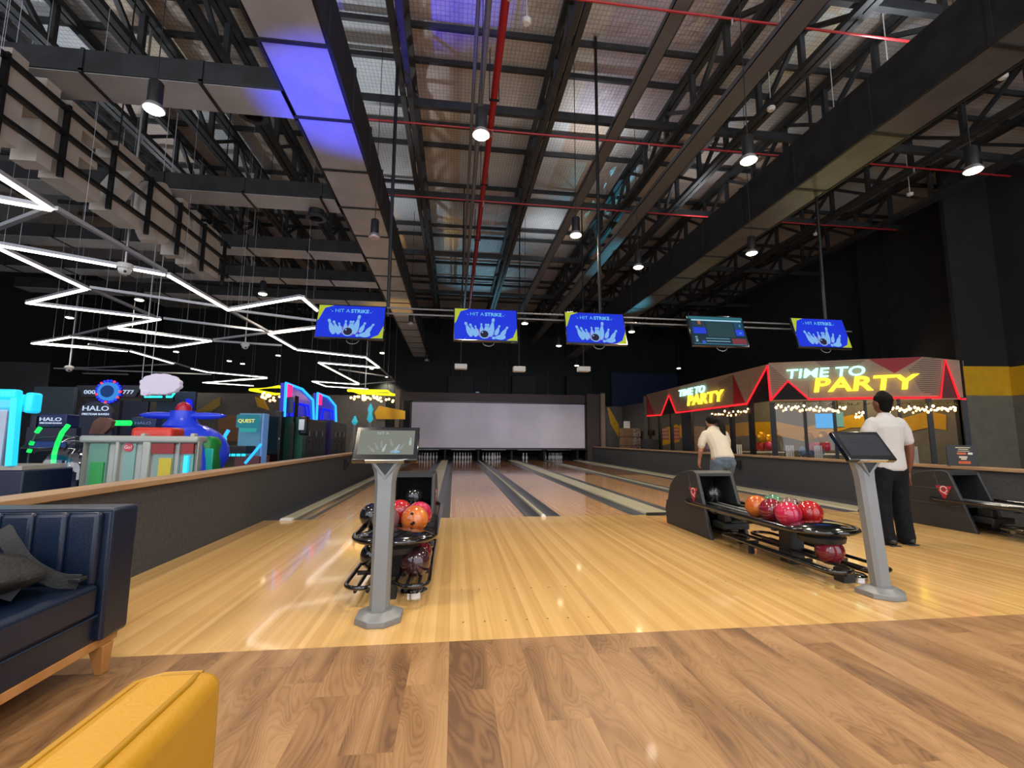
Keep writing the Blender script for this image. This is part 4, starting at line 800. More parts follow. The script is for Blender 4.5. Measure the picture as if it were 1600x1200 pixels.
fit('lit_letters', 'TIME TO', f1, 1061, 615, 1101, 607, 11, .06, M_CYL, t, .15)
fit('lit_letters', 'PARTY', f1, 1074, 627, 1131, 616.5, 17, .06, M_YEL, t, .15, .008)
t = thing('party_sign_fascia', 'angled tan and red fascia with large glowing party sign behind the man', 'sign board')
fp(f2, [(1201, 567), (1442, 557.6), (1505, 563.6), (1509, 624), (1205, 626)], M['fascia'], 'fascia_board', 0, .1, n2)
fp(f2, [(1202, 569), (1230, 594), (1207, 620)], M['slat'], 'slat_panel', .01, .01, n2)
fp(f2, [(1205, 625), (1231, 596), (1264, 624)], M['dark'], 'triangle_panel', .02, .02, n2)
fp(f2, [(1274, 564.3), (1355, 561.2), (1338, 571), (1286, 575)], M['slat'], 'slat_panel', .01, .01, n2)
fp(f2, [(1358, 561), (1441, 557.8), (1398, 583)], M['red'], 'triangle_panel', .012, .012, n2)
fp(f2, [(1443, 558.2), (1471, 561.5), (1470, 619), (1440, 612), (1420, 578)], M['slat'], 'slat_panel', .01, .01, n2)
fp(f2, [(1477, 566), (1498, 622), (1472, 622)], M['dred'], 'triangle_panel', .012, .012, n2)
fp(f2, [(1264, 605), (1290, 623), (1264, 623.5)], M['fascia'], 'facet_panel', .02, .02, n2)
ntube('neon_tube', f2, [(1204, 626), (1231, 595.5), (1264, 624), (1355, 622), (1470, 621), (1477, 562.5), (1499, 623.5), (1509, 623.5)], .026, M_NR, t)
fit('lit_letters', 'TIME TO', f2, 1229, 583.5, 1352, 580, 15, .06, M_CYL, t, .12)
fit('lit_letters', 'PARTY', f2, 1271, 601.5, 1438, 596, 23, .06, M_YEL, t, .12, .01)
# shopfront posts and panes
t = thing('shopfront_frame', 'black post and glass shopfront under the party fascia', 'shopfront')
for x in (1013, 1029, 1047, 1141, 1171): c = f1(x, 640); MB().box(c.x-.0, c.x+.1, c.y-.08, c.y+.08, 0, 2.28).build('post', M['blackmetal'], t)
a, b = f1(1064, 640), f1(1079, 640); MB().box(9.0, 9.1, b.y, a.y, 0, 2.28).build('blank_panel', M['blackmetal'], t)
for x, w_ in ((1207, .14), (1257, .07), (1303, .07), (1352, .06), (1405, .06), (1452, .1), (1507, .1)):
    c = f2(x, 640); MB().bar((c.x, c.y, 0), (c.x, c.y, 2.2), w_, .08, d2.cross(Vector((0, 0, 1)))).build('post', M['blackmetal'], t)
for x0, x1 in ((1083, 1139), (1142, 1170)): a, b = f1(x0, 640), f1(x1, 640); MB().box(9.04, 9.05, a.y, b.y, .02, 2.25).build('glass_pane', M['glass'], t)
for x0, x1 in ((1211, 1254), (1260, 1300)): a, b = f2(x0, 640), f2(x1, 640); MB().slab([(a.x, a.y, .02), (b.x, b.y, .02), (b.x, b.y, 2.18), (a.x, a.y, 2.18)], n2, .01).build('glass_pane', M['glass'], t)
wr = struct(MB().box(12.62, 12.74, 10.2, 21, 0, 3.2).build('wall_party_right', M['olive']))
def band(pts, X, mt, par, name='yellow_stripe'): return MB().slab([onx(x, y, X) for x, y in pts], (1, 0, 0), .012).build(name, mt, par)
band([(1097, 671), (1160, 660), (1213, 659), (1257, 668), (1330, 648), (1352, 650), (1352, 668), (1330, 668), (1257, 690), (1213, 680), (1160, 681), (1097, 690)], 12.6, M['yellow'], wr)
band([(1405, 655), (1450, 642), (1478, 648), (1478, 672), (1450, 668), (1405, 678)], 12.6, M['yellow'], wr)
we = struct(MB().box(9.0, 12.62, 21.0, 21.12, 0, 3.2).build('wall_party_end', M['greywall'])); 
for P in ([(1029, 672), (1058, 663), (1062, 667), (1062, 690), (1030, 697)], [(1062, 663), (1082, 672), (1082, 692), (1062, 683)]): MB().slab([ony(x, y, 20.98) for x, y in P], (0, 1, 0), .015).build('yellow_stripe', M['yellow'], we)
struct(MB().box(9.3, 12.6, 12.4, 21, 3.2, 3.26).build('ceiling_party', M['dark']))
# small wall right of the fascia, then the tall wall: yellow band and brown lower part
ws = struct(MB().slab([(12.52, 9.86, 0), (13.7, 9.72, 0), (13.7, 9.72, 8.25), (12.52, 9.86, 8.25)], (0, 1, 0), .1).build('wall_party_side', M['dark']))
MB().slab([(12.55, 9.85, 2.25), (13.7, 9.71, 2.25), (13.7, 9.71, 2.98), (12.55, 9.85, 2.98)], (0, -1, 0), .012).build('yellow_stripe', M['yellow'], ws)
MB().slab([(12.55, 9.85, 0), (13.7, 9.71, 0), (13.7, 9.71, 2.25), (12.55, 9.85, 2.25)], (0, -1, 0), .01).build('lower_panel', M['olive'], ws)
wrt = bpy.data.objects['wall_right']; MB().box(13.67, 13.7, 2, 9.7, 2.25, 2.96).build('yellow_stripe', M['yellow'], wrt); MB().box(13.68, 13.7, 2, 9.7, 0, 2.25).build('lower_panel', M['olive'], wrt)
# dark wall behind the boxes, left of the shopfront
wb = struct(MB().box(7.99, 9.0, 23.96, 24.06, 0, 2.9).build('wall_party_left', M['greywall']))
struct(MB().box(9.0, 9.1, 21.12, 24.06, 0, 2.9).build('wall_party_corner', M['greywall']))
for P in ([(993, 658), (1009, 637), (1009, 652), (997, 668), (992, 668)], [(949, 637), (952, 637), (967, 664), (967, 684), (954, 662)]): MB().slab([ony(x, y, 23.94) for x, y in P], (0, 1, 0), .015).build('yellow_stripe', M['yellow'], wb)
def pxb(x0, y0, x1, y1, Y, dp, name, mt, lab, cat, group=None, bev=.01):
    a, b = ony(x0, y1, Y), ony(x1, y0, Y); return tag(MB().box(a.x, b.x, Y, Y+dp, max(a.z, 0), b.z).build(name, mt, None, bev), lab, cat, group)
# stacked cartons (floor to top)
z = 0
for k in range(4): tag(MB().box(7.95, 8.42, 21.1, 21.6, .42*k, .42*k+.40).build('cardboard_box', M['cardboard'], None, .01), 'brown cardboard carton in the tall pile beyond the right partition', 'box', 'cartons in the tall pile')
for k in range(4): tag(MB().box(8.46, 8.86, 21.2, 21.6, .42*k, .42*k+.40).build('cardboard_box', mat('carton_pale', '#a79c92', .8, noise=(12, '#7f5f48')), None, .01), 'pale printed carton in the right-hand pile by the party room', 'box', 'printed cartons in the right-hand pile')
tag(MB().box(8.1, 8.35, 21.2, 21.4, 1.66, 2.0).build('white_crate', M['white'], None, .02), 'white carton standing on top of the brown cartons', 'box')
for k in range(4): tag(MB().box(9.6, 10.1, 17.6, 18.1, .42*k, .42*k+.40).build('cardboard_box', M['cardboard'], None, .01), 'brown carton stacked behind the woman, inside the party room', 'box', 'cartons behind the woman')
t = thing('gift_stack', 'pile of pale lilac boxes inside the party room, right of the woman', 'boxes', (9.9, 16.3, 0))
for k in range(3): MB().box(-.4, .4, -.3, .3, .38*k, .38*k+.36).build('box', mat('lilac_box', '#a594a6', .7), t, .01)
for q0, q1, c in (((1031, 669), (1045, 687), '#a06a5a'), ((1049, 668), (1062, 687), '#b45858')):
    t = thing('wall_poster', 'small pinkish poster on the party room end wall, %s one' % ('left' if q0[0] < 1040 else 'right'), 'poster'); a, b = ony(*q0, 20.96), ony(*q1, 20.96)
    MB().box(a.x, b.x, 20.94, 20.97, b.z, a.z).build('sheet', mat('poster'+c, c, .7), t)
    for i in range(3): MB().box(a.x+.05, b.x-.05, 20.93, 20.94, b.z+.1+i*.17, b.z+.16+i*.17).build('print_row', mat('poster_row', '#caa090', .7), t)
# party tables, chairs, balloons
for px_, Y, lab in ((1190, 15.0, 'left'), (1290, 12.6, 'right')):
    c = ony(px_, 700, Y); t = thing('party_table', 'white party table inside the glass front, %s one' % lab, 'table', (c.x, Y, 0))
    MB().box(-.6, .6, -.35, .35, .70, .735).build('tabletop', M['white'], t, .005)
    for sx in (-1, 1):
        for sy in (-1, 1): MB().box(sx*.55-.02, sx*.55+.02, sy*.3-.02, sy*.3+.02, 0, .70).build('leg', M['silver'], t)
chp = thing('party_chair', '', 'chair')
for k in range(4): MB().box(-.17+.095*k, -.12+.095*k, .16, .18, .46, .98).build('back_slat', M['white'], chp)
MB().box(-.2, .2, -.2, .19, .43, .46).build('seat', M['white'], chp, .005)
for sx in (-1, 1):
    for sy in (-1, 1): MB().box(sx*.18-.015, sx*.18+.015, sy*.17-.015, sy*.17+.015, 0, .43).build('leg', M['white'], chp)
cp = []
for px_, Y in ((1243, 12.2), (1288, 11.9), (1440, 10.9), (1160, 14.2)): c = ony(px_, 700, Y); cp.append(((c.x, Y, 0), .3, 'white slat-back chair at a party table'))
for o, l in zip(copies(chp, cp), ('behind the left glass pane', 'behind the right glass pane', 'right of the man', 'behind the small party sign')): o['label'] = 'white slat-back party chair ' + l
bc = dict(gold=mat('foil_gold', '#d89a1c', .2, .5), pinkb=mat('balloon_pink', '#c83a50', .25), blueb=mat('balloon_blue', '#6d86a8', .25), redb=mat('balloon_red', '#b8342c', .25))
for x, y, Y, c, r in ((1190, 683, 14.5, 'gold', .18), (1202, 686, 14.6, 'gold', .16), (1264, 684, 12, 'gold', .15), (1286, 682, 12, 'gold', .15), (1180, 698, 14.7, 'redb', .15), (1191, 697, 14.9, 'redb', .15), (1202, 696, 14.6, 'pinkb', .15), (1268, 697, 12.2, 'pinkb', .12), (1278, 698, 12.2, 'pinkb', .12), (1292, 698, 12.2, 'pinkb', .13), (1254, 705, 12.1, 'blueb', .11), (1267, 706, 12.3, 'blueb', .11), (1283, 706, 12.4, 'blueb', .11)):
    p = ony(x, y, Y); nm = {'gold': 'gold heart', 'redb': 'red round', 'pinkb': 'pink round', 'blueb': 'pale blue round'}[c]
    o = MB().sphere((0, 0, 0), r, 16, (1, .8 if c != 'gold' else .4, 1.12)).lathe([(.005, -r*1.16), (.02, -r*1.2)], (0, 0, 0), 8)
    o.tube([(0, 0, -r*1.18), (.01, 0, -p.z+.75 if p.z-.75 > r*1.3 else -r*1.4)], .003, 4)
    tag(o.build('balloon', bc[c], None, smooth=True, loc=p), nm+' balloon in the party room '+('near the small sign' if x < 1210 else 'behind the right glass front'), 'balloon', nm+' balloons '+('near the small sign' if x < 1210 else 'behind the right glass front'))
# string lights with warm bulbs and a leafy garland
M_BULB = glow('warm_bulb', '#ffb060', 9); M_BULB2 = glow('warm_bulb_pale', '#ffd9a0', 9)
def string(fn, x0, x1, y0, y1, n, lab, o=.10):
    t = thing('string_light', lab, 'string lights'); pts = []
    for k in range(n+1):
        u = k/n; p = fn(x0+(x1-x0)*u, y0+(y1-y0)*u+(2.5 if k % 2 else 0)*1, o); pts.append(p)
        q = p + Vector((random.uniform(-.03, .03), random.uniform(-.03, .03), -.03-random.random()*.12))
        MB().sphere(q, .022 if k % 3 else .03, 10, (1, 1, 1.25)).build('bulb', M_BULB if k % 2 else M_BULB2, t, smooth=True)
    MB().tube(pts, .006, 5).build('cord', M['black'], t)
string(f2, 1212, 1322, 631, 634, 44, 'warm string lights under the fascia left of the man'); string(f2, 1387, 1493, 634, 632, 46, 'warm string lights under the fascia right of the man')
string(f1, 1112, 1168, 643, 637, 16, 'warm string lights under the small party sign', .02); string(f2, 1336, 1350, 643, 640, 6, 'short warm string lights just left of the man')
m = MB()
for k in range(420):
    u = random.random(); p = f2(1212+285*u, 628+random.random()*4, .03+random.random()*.12); a = random.random()*6.28; v = Vector((math.cos(a), math.sin(a), random.uniform(-.8, .3)))*.05; s_ = Vector((-v.y, v.x, 0))*.35
    m.add([p, p+v*.5+s_, p+v, p+v*.5-s_], [(0, 1, 2, 3)])
tag(m.build('leaf_garland', mat('garland_leaf', '#5a6a24', .6)), 'leafy green garland hung along the bottom of the angled fascia', 'garland', None, 'stuff')
for x0, x1, y0, y1, c, lab in ((1275, 1301, 645, 670, '#2f9fe0', 'bright blue display screen hanging behind the party shopfront'), (1306, 1317, 642, 668, '#6f9a8a', 'narrow pale green display right of the blue one')):
    t = thing('display_screen', lab, 'screen'); a, b = f2(x0, y1, -.25), f2(x1, y0, -.25)
    MB().slab([(a.x, a.y, a.z), (b.x, b.y, a.z), (b.x, b.y, b.z), (a.x, a.y, b.z)], n2, .04).build('casing', M['black'], t)
    q = -n2*.004; MB().slab([Vector((a.x, a.y, a.z+.02))+q, Vector((b.x, b.y, a.z+.02))+q, Vector((b.x, b.y, b.z-.02))+q, Vector((a.x, a.y, b.z-.02))+q], n2, .003).build('panel', glow('disp'+c, c, 1.0), t)
    MB().box((a.x+b.x)/2-.01, (a.x+b.x)/2+.01, a.y-.02, a.y, b.z, 3.2).build('hanger', M['black'], t)
for i, (x, y) in enumerate(((10.6, 13.6), (10.8, 17.2), (11.6, 12.6))):
    t = thing('party_room_lamp', 'round ceiling lamp inside the party room, number %s from the front' % ('second', 'third', 'first')[i], 'ceiling lamp', (x, y, 3.1))
    MB().lathe([(.16, 0), (.18, .03), (.18, .1)], seg=20).build('casing', M['white'], t); MB().lathe([(.14, -.012), (.15, -.002)], seg=20).build('diffuser', M['lamp'], t)
    ld = bpy.data.lights.new('lamp_light', 'POINT'); ld.energy = 60; ld.color = (1, .8, .5); ld.shadow_soft_size = .15; lo = bpy.data.objects.new('lamp_light', ld); COL.objects.link(lo); lo.parent = t; lo.location = (0, 0, -.12)
# menu board on the right partition
c = onx(1505, 722, 7.40); t = thing('menu_board', 'black menu board with orange print standing on the right partition', 'menu board', (7.40, c.y, .756), math.radians(-38))
h = .30; MB().box(-.17, .17, 0, .03, 0, h).build('board', M['black'], t, .004)
MB().box(-.14, .14, .02, .1, 0, .012).build('foot', M['black'], t)
for x0, x1, z0, z1, c_ in ((-.07, .09, .26, .27, '#d8c8a0'), (-.04, .07, .235, .245, '#c8b8a0'), (-.05, .08, .21, .218, '#c8b8a0'), (-.06, .04, .165, .195, '#c8603c'), (.06, .11, .165, .195, '#d8d0c0'), (-.04, .05, .115, .14, '#cdbfa8'), (-.02, .04, .09, .11, '#cdbfa8'), (-.05, .08, .03, .07, '#b8542c')):
    MB().box(x0, x1, -.003, 0, z0, z1).build('print_row', mat('print'+c_, c_, .7), t)
# ================================================================== ARCADE beyond the left partition
def px2(x, y, Y): return ony(x, y, Y)
CY = mat('arcade_cyan', '#2ab4d0', .35, emit='#18c8f0', es=.9); GRN = glow('arcade_green', '#20f060', 1.6); BLU = glow('arcade_blue', '#1020f0', 1.6); LBL = glow('arcade_lightblue', '#2a9cff', 2.0); PNK = glow('arcade_pink', '#ff2a70', 1.8)
NAV = mat('cabinet_navy', '#141c38', .4); WTX = glow('sign_white', '#cfe4ff', .9)
# cyan lit claw machine
t = thing('prize_machine', 'cyan glowing prize machine cut by the left edge of the picture', 'arcade machine', (0, 0, 0)); Y = 6.0
def B(par, name, mt, x0, y0, x1, y1, Y, dp=.2, bev=.0, floor=False):
    a, b = ony(x0, y1, Y), ony(x1, y0, Y); return MB().box(a.x, b.x, Y, Y+dp, 0 if floor else a.z, b.z).build(name, mt, par, bev)
B(t, 'top_frame', CY, -90, 608, 24, 622, Y, .12, .03); B(t, 'top_panel', mat('claw_top', '#58b8d0', .3, emit='#30c0e0', es=.6), -90, 622, 22, 640, Y+.03, .3, .04); B(t, 'corner_light', CY, 34, 613, 52, 645, Y, .15, .03); B(t, 'corner_light', CY, 28, 616, 36, 633, Y+.1, .1, .02)
MB().bar(ony(26, 622, Y), ony(17, 728, Y), .07, .07).build('light_post', CY, t); MB().bar(ony(15, 655, Y+.15), ony(7, 730, Y+.15), .1, .1).build('post', M['steel'], t)
B(t, 'base', NAV, -90, 735, 38, 1000, Y, .7, .02, True); B(t, 'back', M['grey'], -90, 640, 12, 733, Y+.6, .05); B(t, 'shelf', M['offwhite'], -90, 728, 35, 735, Y, .6)
B(t, 'window_glass', M['dome'], -90, 640, 12, 728, Y+.02, .02)
# shooting simulator cabinets
t = thing('shooter_cabinet', 'navy shooting simulator with green light tubes and clear hood', 'arcade machine'); Y = 7.5
B(t, 'header_sign', mat('header_blue', '#16245a', .4), 57, 647, 105, 668, Y, .25, .02); B(t, 'header_fin', NAV, 48, 650, 58, 668, Y+.05, .2)
def signtext(par, s, x0, x1, yc, hpx, Y, mt=WTX):
    p, q = ony(x0, yc, Y-.012), ony(x1, yc, Y-.012); h = hpx*(Y/719)
    o = text('sign_text', s, 1, mt, par, (p+q)/2, ext=.004, off=.01); xs = [v.co.x for v in o.data.vertices]; ys = [v.co.y for v in o.data.vertices]
    for v in o.data.vertices: v.co = ((v.co.x-(max(xs)+min(xs))/2)*(q.x-p.x)/(max(xs)-min(xs)), (v.co.y-(max(ys)+min(ys))/2)*h/(max(ys)-min(ys)), v.co.z)
    return o
signtext(t, 'HALO', 62, 96, 655, 5, Y); signtext(t, 'FIRETEAM RAVEN', 62, 96, 661, 2, Y)
B(t, 'screen_back', NAV, 30, 668, 120, 760, Y+.9, .1, 0, True); B(t, 'cabinet_side', NAV, 20, 700, 32, 760, Y+.1, .9, .02, True); B(t, 'cabinet_base', NAV, 28, 738, 122, 900, Y, 1.0, .02, True)
B(t, 'screen', glow('game_screen', '#31508c', .7), 40, 690, 100, 735, Y+.85, .04); B(t, 'seat_edge', M['offwhite'], 60, 724, 104, 731, Y, .15, .02); B(t, 'seat_edge', M['offwhite'], 0, 726, 35, 735, Y+.05, .1, .02)
ntube('light_tube', lambda x, y, o: ony(x, y, 7.45), [(107, 664), (97, 676), (90, 692), (85, 708), (83, 725)], .03, GRN, t)
for a, b in (((63, 668), (57, 676)), ((51, 690), (48, 695)), ((47, 702), (45, 707)), ((42, 733), (42, 740)), ((42, 742), (43, 751))): ntube('light_tube', lambda x, y, o: ony(x, y, 7.45), [a, b], .028, GRN, t)
ntube('tube_arm', lambda x, y, o: ony(x, y, 7.5), [(57, 676), (48, 695), (44, 715), (42, 735)], .012, M['steel'], t)
ntube('beacon', lambda x, y, o: ony(x, y, 7.4), [(45, 752), (49, 752)], .03, glow('red_dot', '#ff3a2a', 1.5), t)
c = ony(70, 760, 7.1); m = MB(); vs = []
def hood_fn(u, v): a = PI*u; p = PI/2*v; return (c.x-.62*math.cos(a)*math.cos(p*.9), 7.3-.45*math.sin(a)*math.cos(p)*.9, .5+.62*math.sin(p))
m.grid(hood_fn, 24, 12).build('clear_hood', M['dome'], t, smooth=True)
t = thing('shooter_cabinet', 'rear shooting simulator with arched navy back board', 'arcade machine'); Y = 10
P = [(122, 690)] + [(122+26*(1-math.cos(a))*1.0, 650-23*math.sin(a)) for a in [PI*k/12 for k in range(13)]] + [(175, 690)]
MB().slab([ony(x, y, Y) for x, y in P], (0, 1, 0), .12).build('back_board', NAV, t); B(t, 'cabinet_base', NAV, 118, 690, 205, 900, Y, 1.0, .02, True)
signtext(t, 'HALO', 129, 170, 638, 7, Y); signtext(t, 'FIRETEAM RAVEN', 128, 170, 647, 3, Y); signtext(t, 'HALO', 0, 1, 661, .01, Y) if 0 else None
P = [(138, 678), (146, 658), (155, 652), (168, 653), (175, 658), (172, 668), (162, 678)]; MB().slab([ony(x, y, 9.2) for x, y in P], (0, 1, 0), .1).build('side_shield', mat('shield_brown', '#6a4436', .5, noise=(4, '#84584a')), t)
ntube('light_tube', lambda x, y, o: ony(x, y, 9.6), [(175, 661), (204, 661)], .05, GRN, t)
B(t, 'header_sign', mat('header_blue', '#16245a', .4), 203, 652, 245, 668, 9.7, .2, .02); signtext(t, 'HALO', 211, 236, 661, 4, 9.7, glow('sign_grey', '#6a7ca8', .8))
# wheel game
t = thing('wheel_game', 'round blue and red LED wheel sign between two dark number panels', 'arcade machine'); Y = 11
c = ony(172, 612, Y); MB().lathe([(.20, 0), (.20, .08)], (c.x, Y, c.z), 28, (0, -1, 0)).build('wheel_face', glow('wheel_face', '#3a86d8', 1.1), t); MB().lathe([(.13, 0), (.13, .015)], (c.x, Y-.08, c.z), 24, (0, -1, 0)).build('wheel_centre', glow('wheel_centre', '#1d3e7c', .9), t)
for s_, x, z in (('SPIN', 0, .04), ('WIN', 0, -.05)): pass
for k in range(22): a = 2*PI*k/22; MB().sphere((c.x+.235*math.cos(a), Y-.05, c.z+.235*math.sin(a)), .026, 10).build('rim_bulb', glow('wheel_blue', '#2230ff', 2.2) if k % 4 else glow('wheel_red', '#ff3050', 2.2), t, smooth=True)
for P, s_, xa in (([(119, 602), (156, 602), (156, 620), (130, 620)], '000', (131, 149)), ([(188, 602), (222, 602), (211, 620), (188, 620)], '777', (192, 209))):
    MB().slab([ony(x, y, Y) for x, y in P], (0, 1, 0), .1).build('number_panel', mat('panel_dark', '#1c1e2c', .4), t); signtext(t, s_, xa[0], xa[1], 612.5, 5.5, Y)
B(t, 'pole', M['blackmetal'], 169, 625, 175, 800, Y+.02, .1, 0, True); B(t, 'cabinet_base', NAV, 150, 690, 196, 900, Y, .5, .02, True); B(t, 'panel_arm', M['blackmetal'], 125, 618, 218, 621, Y+.05, .04)
# dark and navy backdrop panels
for x0, y0, x1, y1, Y, mt, lab in ((33, 605, 118, 760, 13.0, mat('backdrop_slate', '#33404c', .7), 'slate blue partition panel behind the shooting simulators'), (118, 626, 232, 760, 13.2, NAV, 'navy partition panel behind the wheel sign'), (232, 612, 306, 760, 13.4, mat('backdrop_blue', '#17304a', .7), 'dark blue partition panel behind the helicopter ride')):
    pxb(x0, y0, x1, y1, Y, .1, 'backdrop_panel', mt, lab, 'panel')
# cyan neon sign
t = thing('neon_sign', 'cyan neon line sign behind the cloud sign', 'neon sign'); B(t, 'sign_board', M['dark'], 220, 611, 272, 627, 12.9, .06)
ntube('neon_tube', lambda x, y, o: ony(x, y, 12.85), [(226, 620), (253, 620)], .025, glow('neon_cyan', '#30f0e8', 1.8), t); ntube('neon_tube', lambda x, y, o: ony(x, y, 12.85), [(260, 620), (268, 620), (272, 615), (266, 611)], .03, glow('neon_cyan', '#30f0e8', 1.8), t)
t = thing('neon_sign', 'blue neon figure on the dark panel right of the helicopter rotor', 'neon sign'); ntube('neon_tube', lambda x, y, o: ony(x, y, 13.3), [(291, 640), (297, 640), (297, 626), (292, 626)], .05, BLU, t)
# cloud
t = thing('cloud_sign', 'pale lilac cloud-shaped board hanging over the arcade', 'hanging sign'); m = MB(); Y = 9.0
cl = []
for k in range(36):
    a = 2*PI*k/36; r = 1+.07*abs(math.sin(6*a)); cl.append((249+31*math.cos(a)*r, 600-16*math.sin(a)*r+(3 if math.cos(a) < -.5 and math.sin(a) < 0 else 0)))
MB().slab([ony(x, y, Y) for x, y in cl], (0, 1, 0), .12).build('cloud_board', mat('cloud_lilac', '#d8d0e0', .6, emit='#c8bcd0', es=.35), t, .02)
MB().slab([ony(x, y, Y-.01) for x, y in ((219, 609), (236, 612), (226, 619), (219, 617))], (0, 1, 0), .12).build('cloud_tail', mat('cloud_lilac', '#d8d0e0', .6), t, .01)
for x in (222, 236): a = ony(x, 592, Y+.06); MB().tube([a, (a.x, a.y, 8.25)], .006, 5).build('hanger_wire', M['ledframe'], t)
# kiddie booth ride
t = thing('kiddie_ride', 'white rounded toddler ride booth with coloured windows behind the left partition', 'kiddie ride'); Y = 6.5
WH = mat('booth_white', '#a6aaa4', .35, coat=.3)
a, b = ony(122, 745, Y), ony(306, 690, Y); zt = ony(200, 687, Y).z
MB().box(a.x, b.x, Y+.06, Y+.22, 0, zt).build('body', WH, t, .08); MB().box(a.x-.05, b.x+.02, Y, Y+.27, zt-.04, zt+.05).build('roof_edge', WH, t, .03)
for x0, x1 in ((122, 131), (171, 186), (214, 235), (273, 281), (304, 309)): B(t, 'pillar', WH, x0, 690, x1, 770, Y, .1, .02)
TEA = mat('window_teal', '#3f8f84', .3); 
for x0, x1, y0, c_, nm in ((132, 170, 693, '#5f8f7c', 'window_panel'), (187, 213, 693, '#7aa39c', 'window_panel'), (236, 272, 706, '#7c9a94', 'window_panel'), (282, 303, 708, '#6ea09a', 'window_panel')): B(t, nm, mat('win'+c_, c_, .3), x0, y0, x1, 770, Y+.04, .03)
for x0, x1 in ((236, 272), (282, 303)): B(t, 'red_header', mat('booth_red', '#8c1a1e', .4), x0, 693, x1, 709, Y+.02, .04)
B(t, 'green_panel', mat('booth_green', '#2c9a4a', .4), 136, 722, 162, 770, Y+.02, .03); B(t, 'cyan_panel', CY, 282, 712, 294, 770, Y+.0, .04); B(t, 'yellow_panel', mat('booth_yellow', '#c8b42c', .4), 243, 716, 268, 770, Y+.02, .03) 
c = ony(198, 699, Y); d = MB().lathe([(.055, 0), (.055, .012)], (c.x, Y+.04, c.z), 24, (0, -1, 0)).build('round_sticker', mat('sticker_red', '#c83a4c', .4), t)
o = text('sticker_text', 'Go!', .06, mat('sticker_white', '#e8dede', .5), t, (c.x, Y+.025, c.z), ext=.001); o.parent = d
for x in (222, 300): B(t, 'roof_knob', WH, x-4, 677, x+4, 684, Y+.1, .1, .02)
m = MB(); c0, c1 = ony(204, 679, Y+.3), ony(270, 668, Y+.3); m.box(c0.x, c1.x, Y+.28, Y+.62, 0, c1.z).build('red_roof', mat('roof_red', '#d0382c', .35), t, .05)
# helicopter ride
t = thing('helicopter_ride', 'toddler helicopter ride with blue rotor and red dome on top', 'kiddie ride'); Y = 7.5
HB = mat('heli_blue', '#2c46d8', .3, emit='#1a30d0', es=.15); HG = mat('heli_green', '#1c6e3c', .3)
c = ony(270, 690, Y); m = MB(); m.sphere((c.x+.02, Y+.3, .86), 1, 28, (.62, .5, .46)); m.build('cabin_roof', HB, t, smooth=True)
m = MB(); m.box(c.x-.6, c.x+.45, Y-.05, Y+.6, 0, .85).build('cabin', HG, t, .15)
e = ony(322, 700, Y); MB().box(e.x-.13, e.x+.13, Y-.1, Y+.3, .0, 1.12).build('green_door', mat('door_green', '#1f8a3c', .3), t, .12); B(t, 'door_light', mat('door_teal', '#2aa89c', .3, emit='#1c9a90', es=.3), 315, 701, 333, 760, Y-.14, .03, .01)
MB().tube([ony(x, y, Y-.16) for x, y in ((292, 690), (303, 686), (311, 700), (314, 720), (314, 750))], .06, 10).build('blue_frame', HB, t, smooth=True)
k = ony(267, 660, Y); MB().lathe([(.26, 0), (.21, .07), (.17, .14), (.17, .24)], (k.x, Y+.3, k.z-.05), 20).build('rotor_mast', HB, t, smooth=True)
r_ = ony(267, 650, Y); 
for s in (-1, 1): m = MB(); m.sphere((k.x+s*.32, Y+.3, r_.z+.02), 1, 20, (.31, .1, .055)); m.build('rotor_blade', HB, t, smooth=True)
q = ony(267, 637, Y); MB().lathe([(.105, -.07), (.11, .0), (.095, .055), (.06, .09), (.01, .11)], (k.x, Y+.3, q.z), 20).build('red_dome', mat('dome_red', '#b8203c', .3), t, smooth=True)
# quest cabinet
t = thing('quest_cabinet', 'bright white and cyan game cabinet with lit marquee and controls', 'arcade machine'); Y = 11
B(t, 'back_panel', mat('quest_back', '#5c7f92', .4, emit='#47809c', es=.5), 366, 646, 409, 760, Y+.3, .08, 0, True); B(t, 'side_panel', mat('quest_side', '#7898c0', .4, emit='#4c78b0', es=.5), 405, 646, 410, 760, Y, .3, .01, True)
B(t, 'marquee', glow('marquee_teal', '#2c7888', 1), 368, 648, 404, 668, Y, .1, .02); signtext(t, 'QUEST', 372, 398, 658, 6, Y-.02, glow('quest_yellow', '#e8e060', 1.2))
B(t, 'score_panel', glow('score_teal', '#3aa0a0', .9), 374, 669, 399, 675, Y, .06); B(t, 'control_panel', M['black'], 345, 697, 385, 709, Y-.2, .5, .02)
for k in range(4): B(t, 'lit_key', glow('key_cyan', '#30d0f0', 1.4), 353+k*8, 709, 359+k*8, 713, Y-.22, .03)
B(t, 'cabinet_base', mat('quest_base', '#5c3a40', .5, emit='#5a2c30', es=.3), 352, 713, 405, 900, Y-.1, .6, .01, True); ntube('light_tube', lambda x, y, o: ony(x, y, 10.9), [(383, 724), (408, 694)], .03, LBL, t)
ntube('light_tube', lambda x, y, o: ony(x, y, 10.8), [(357, 672), (351, 682), (352, 694)], .04, LBL, t)
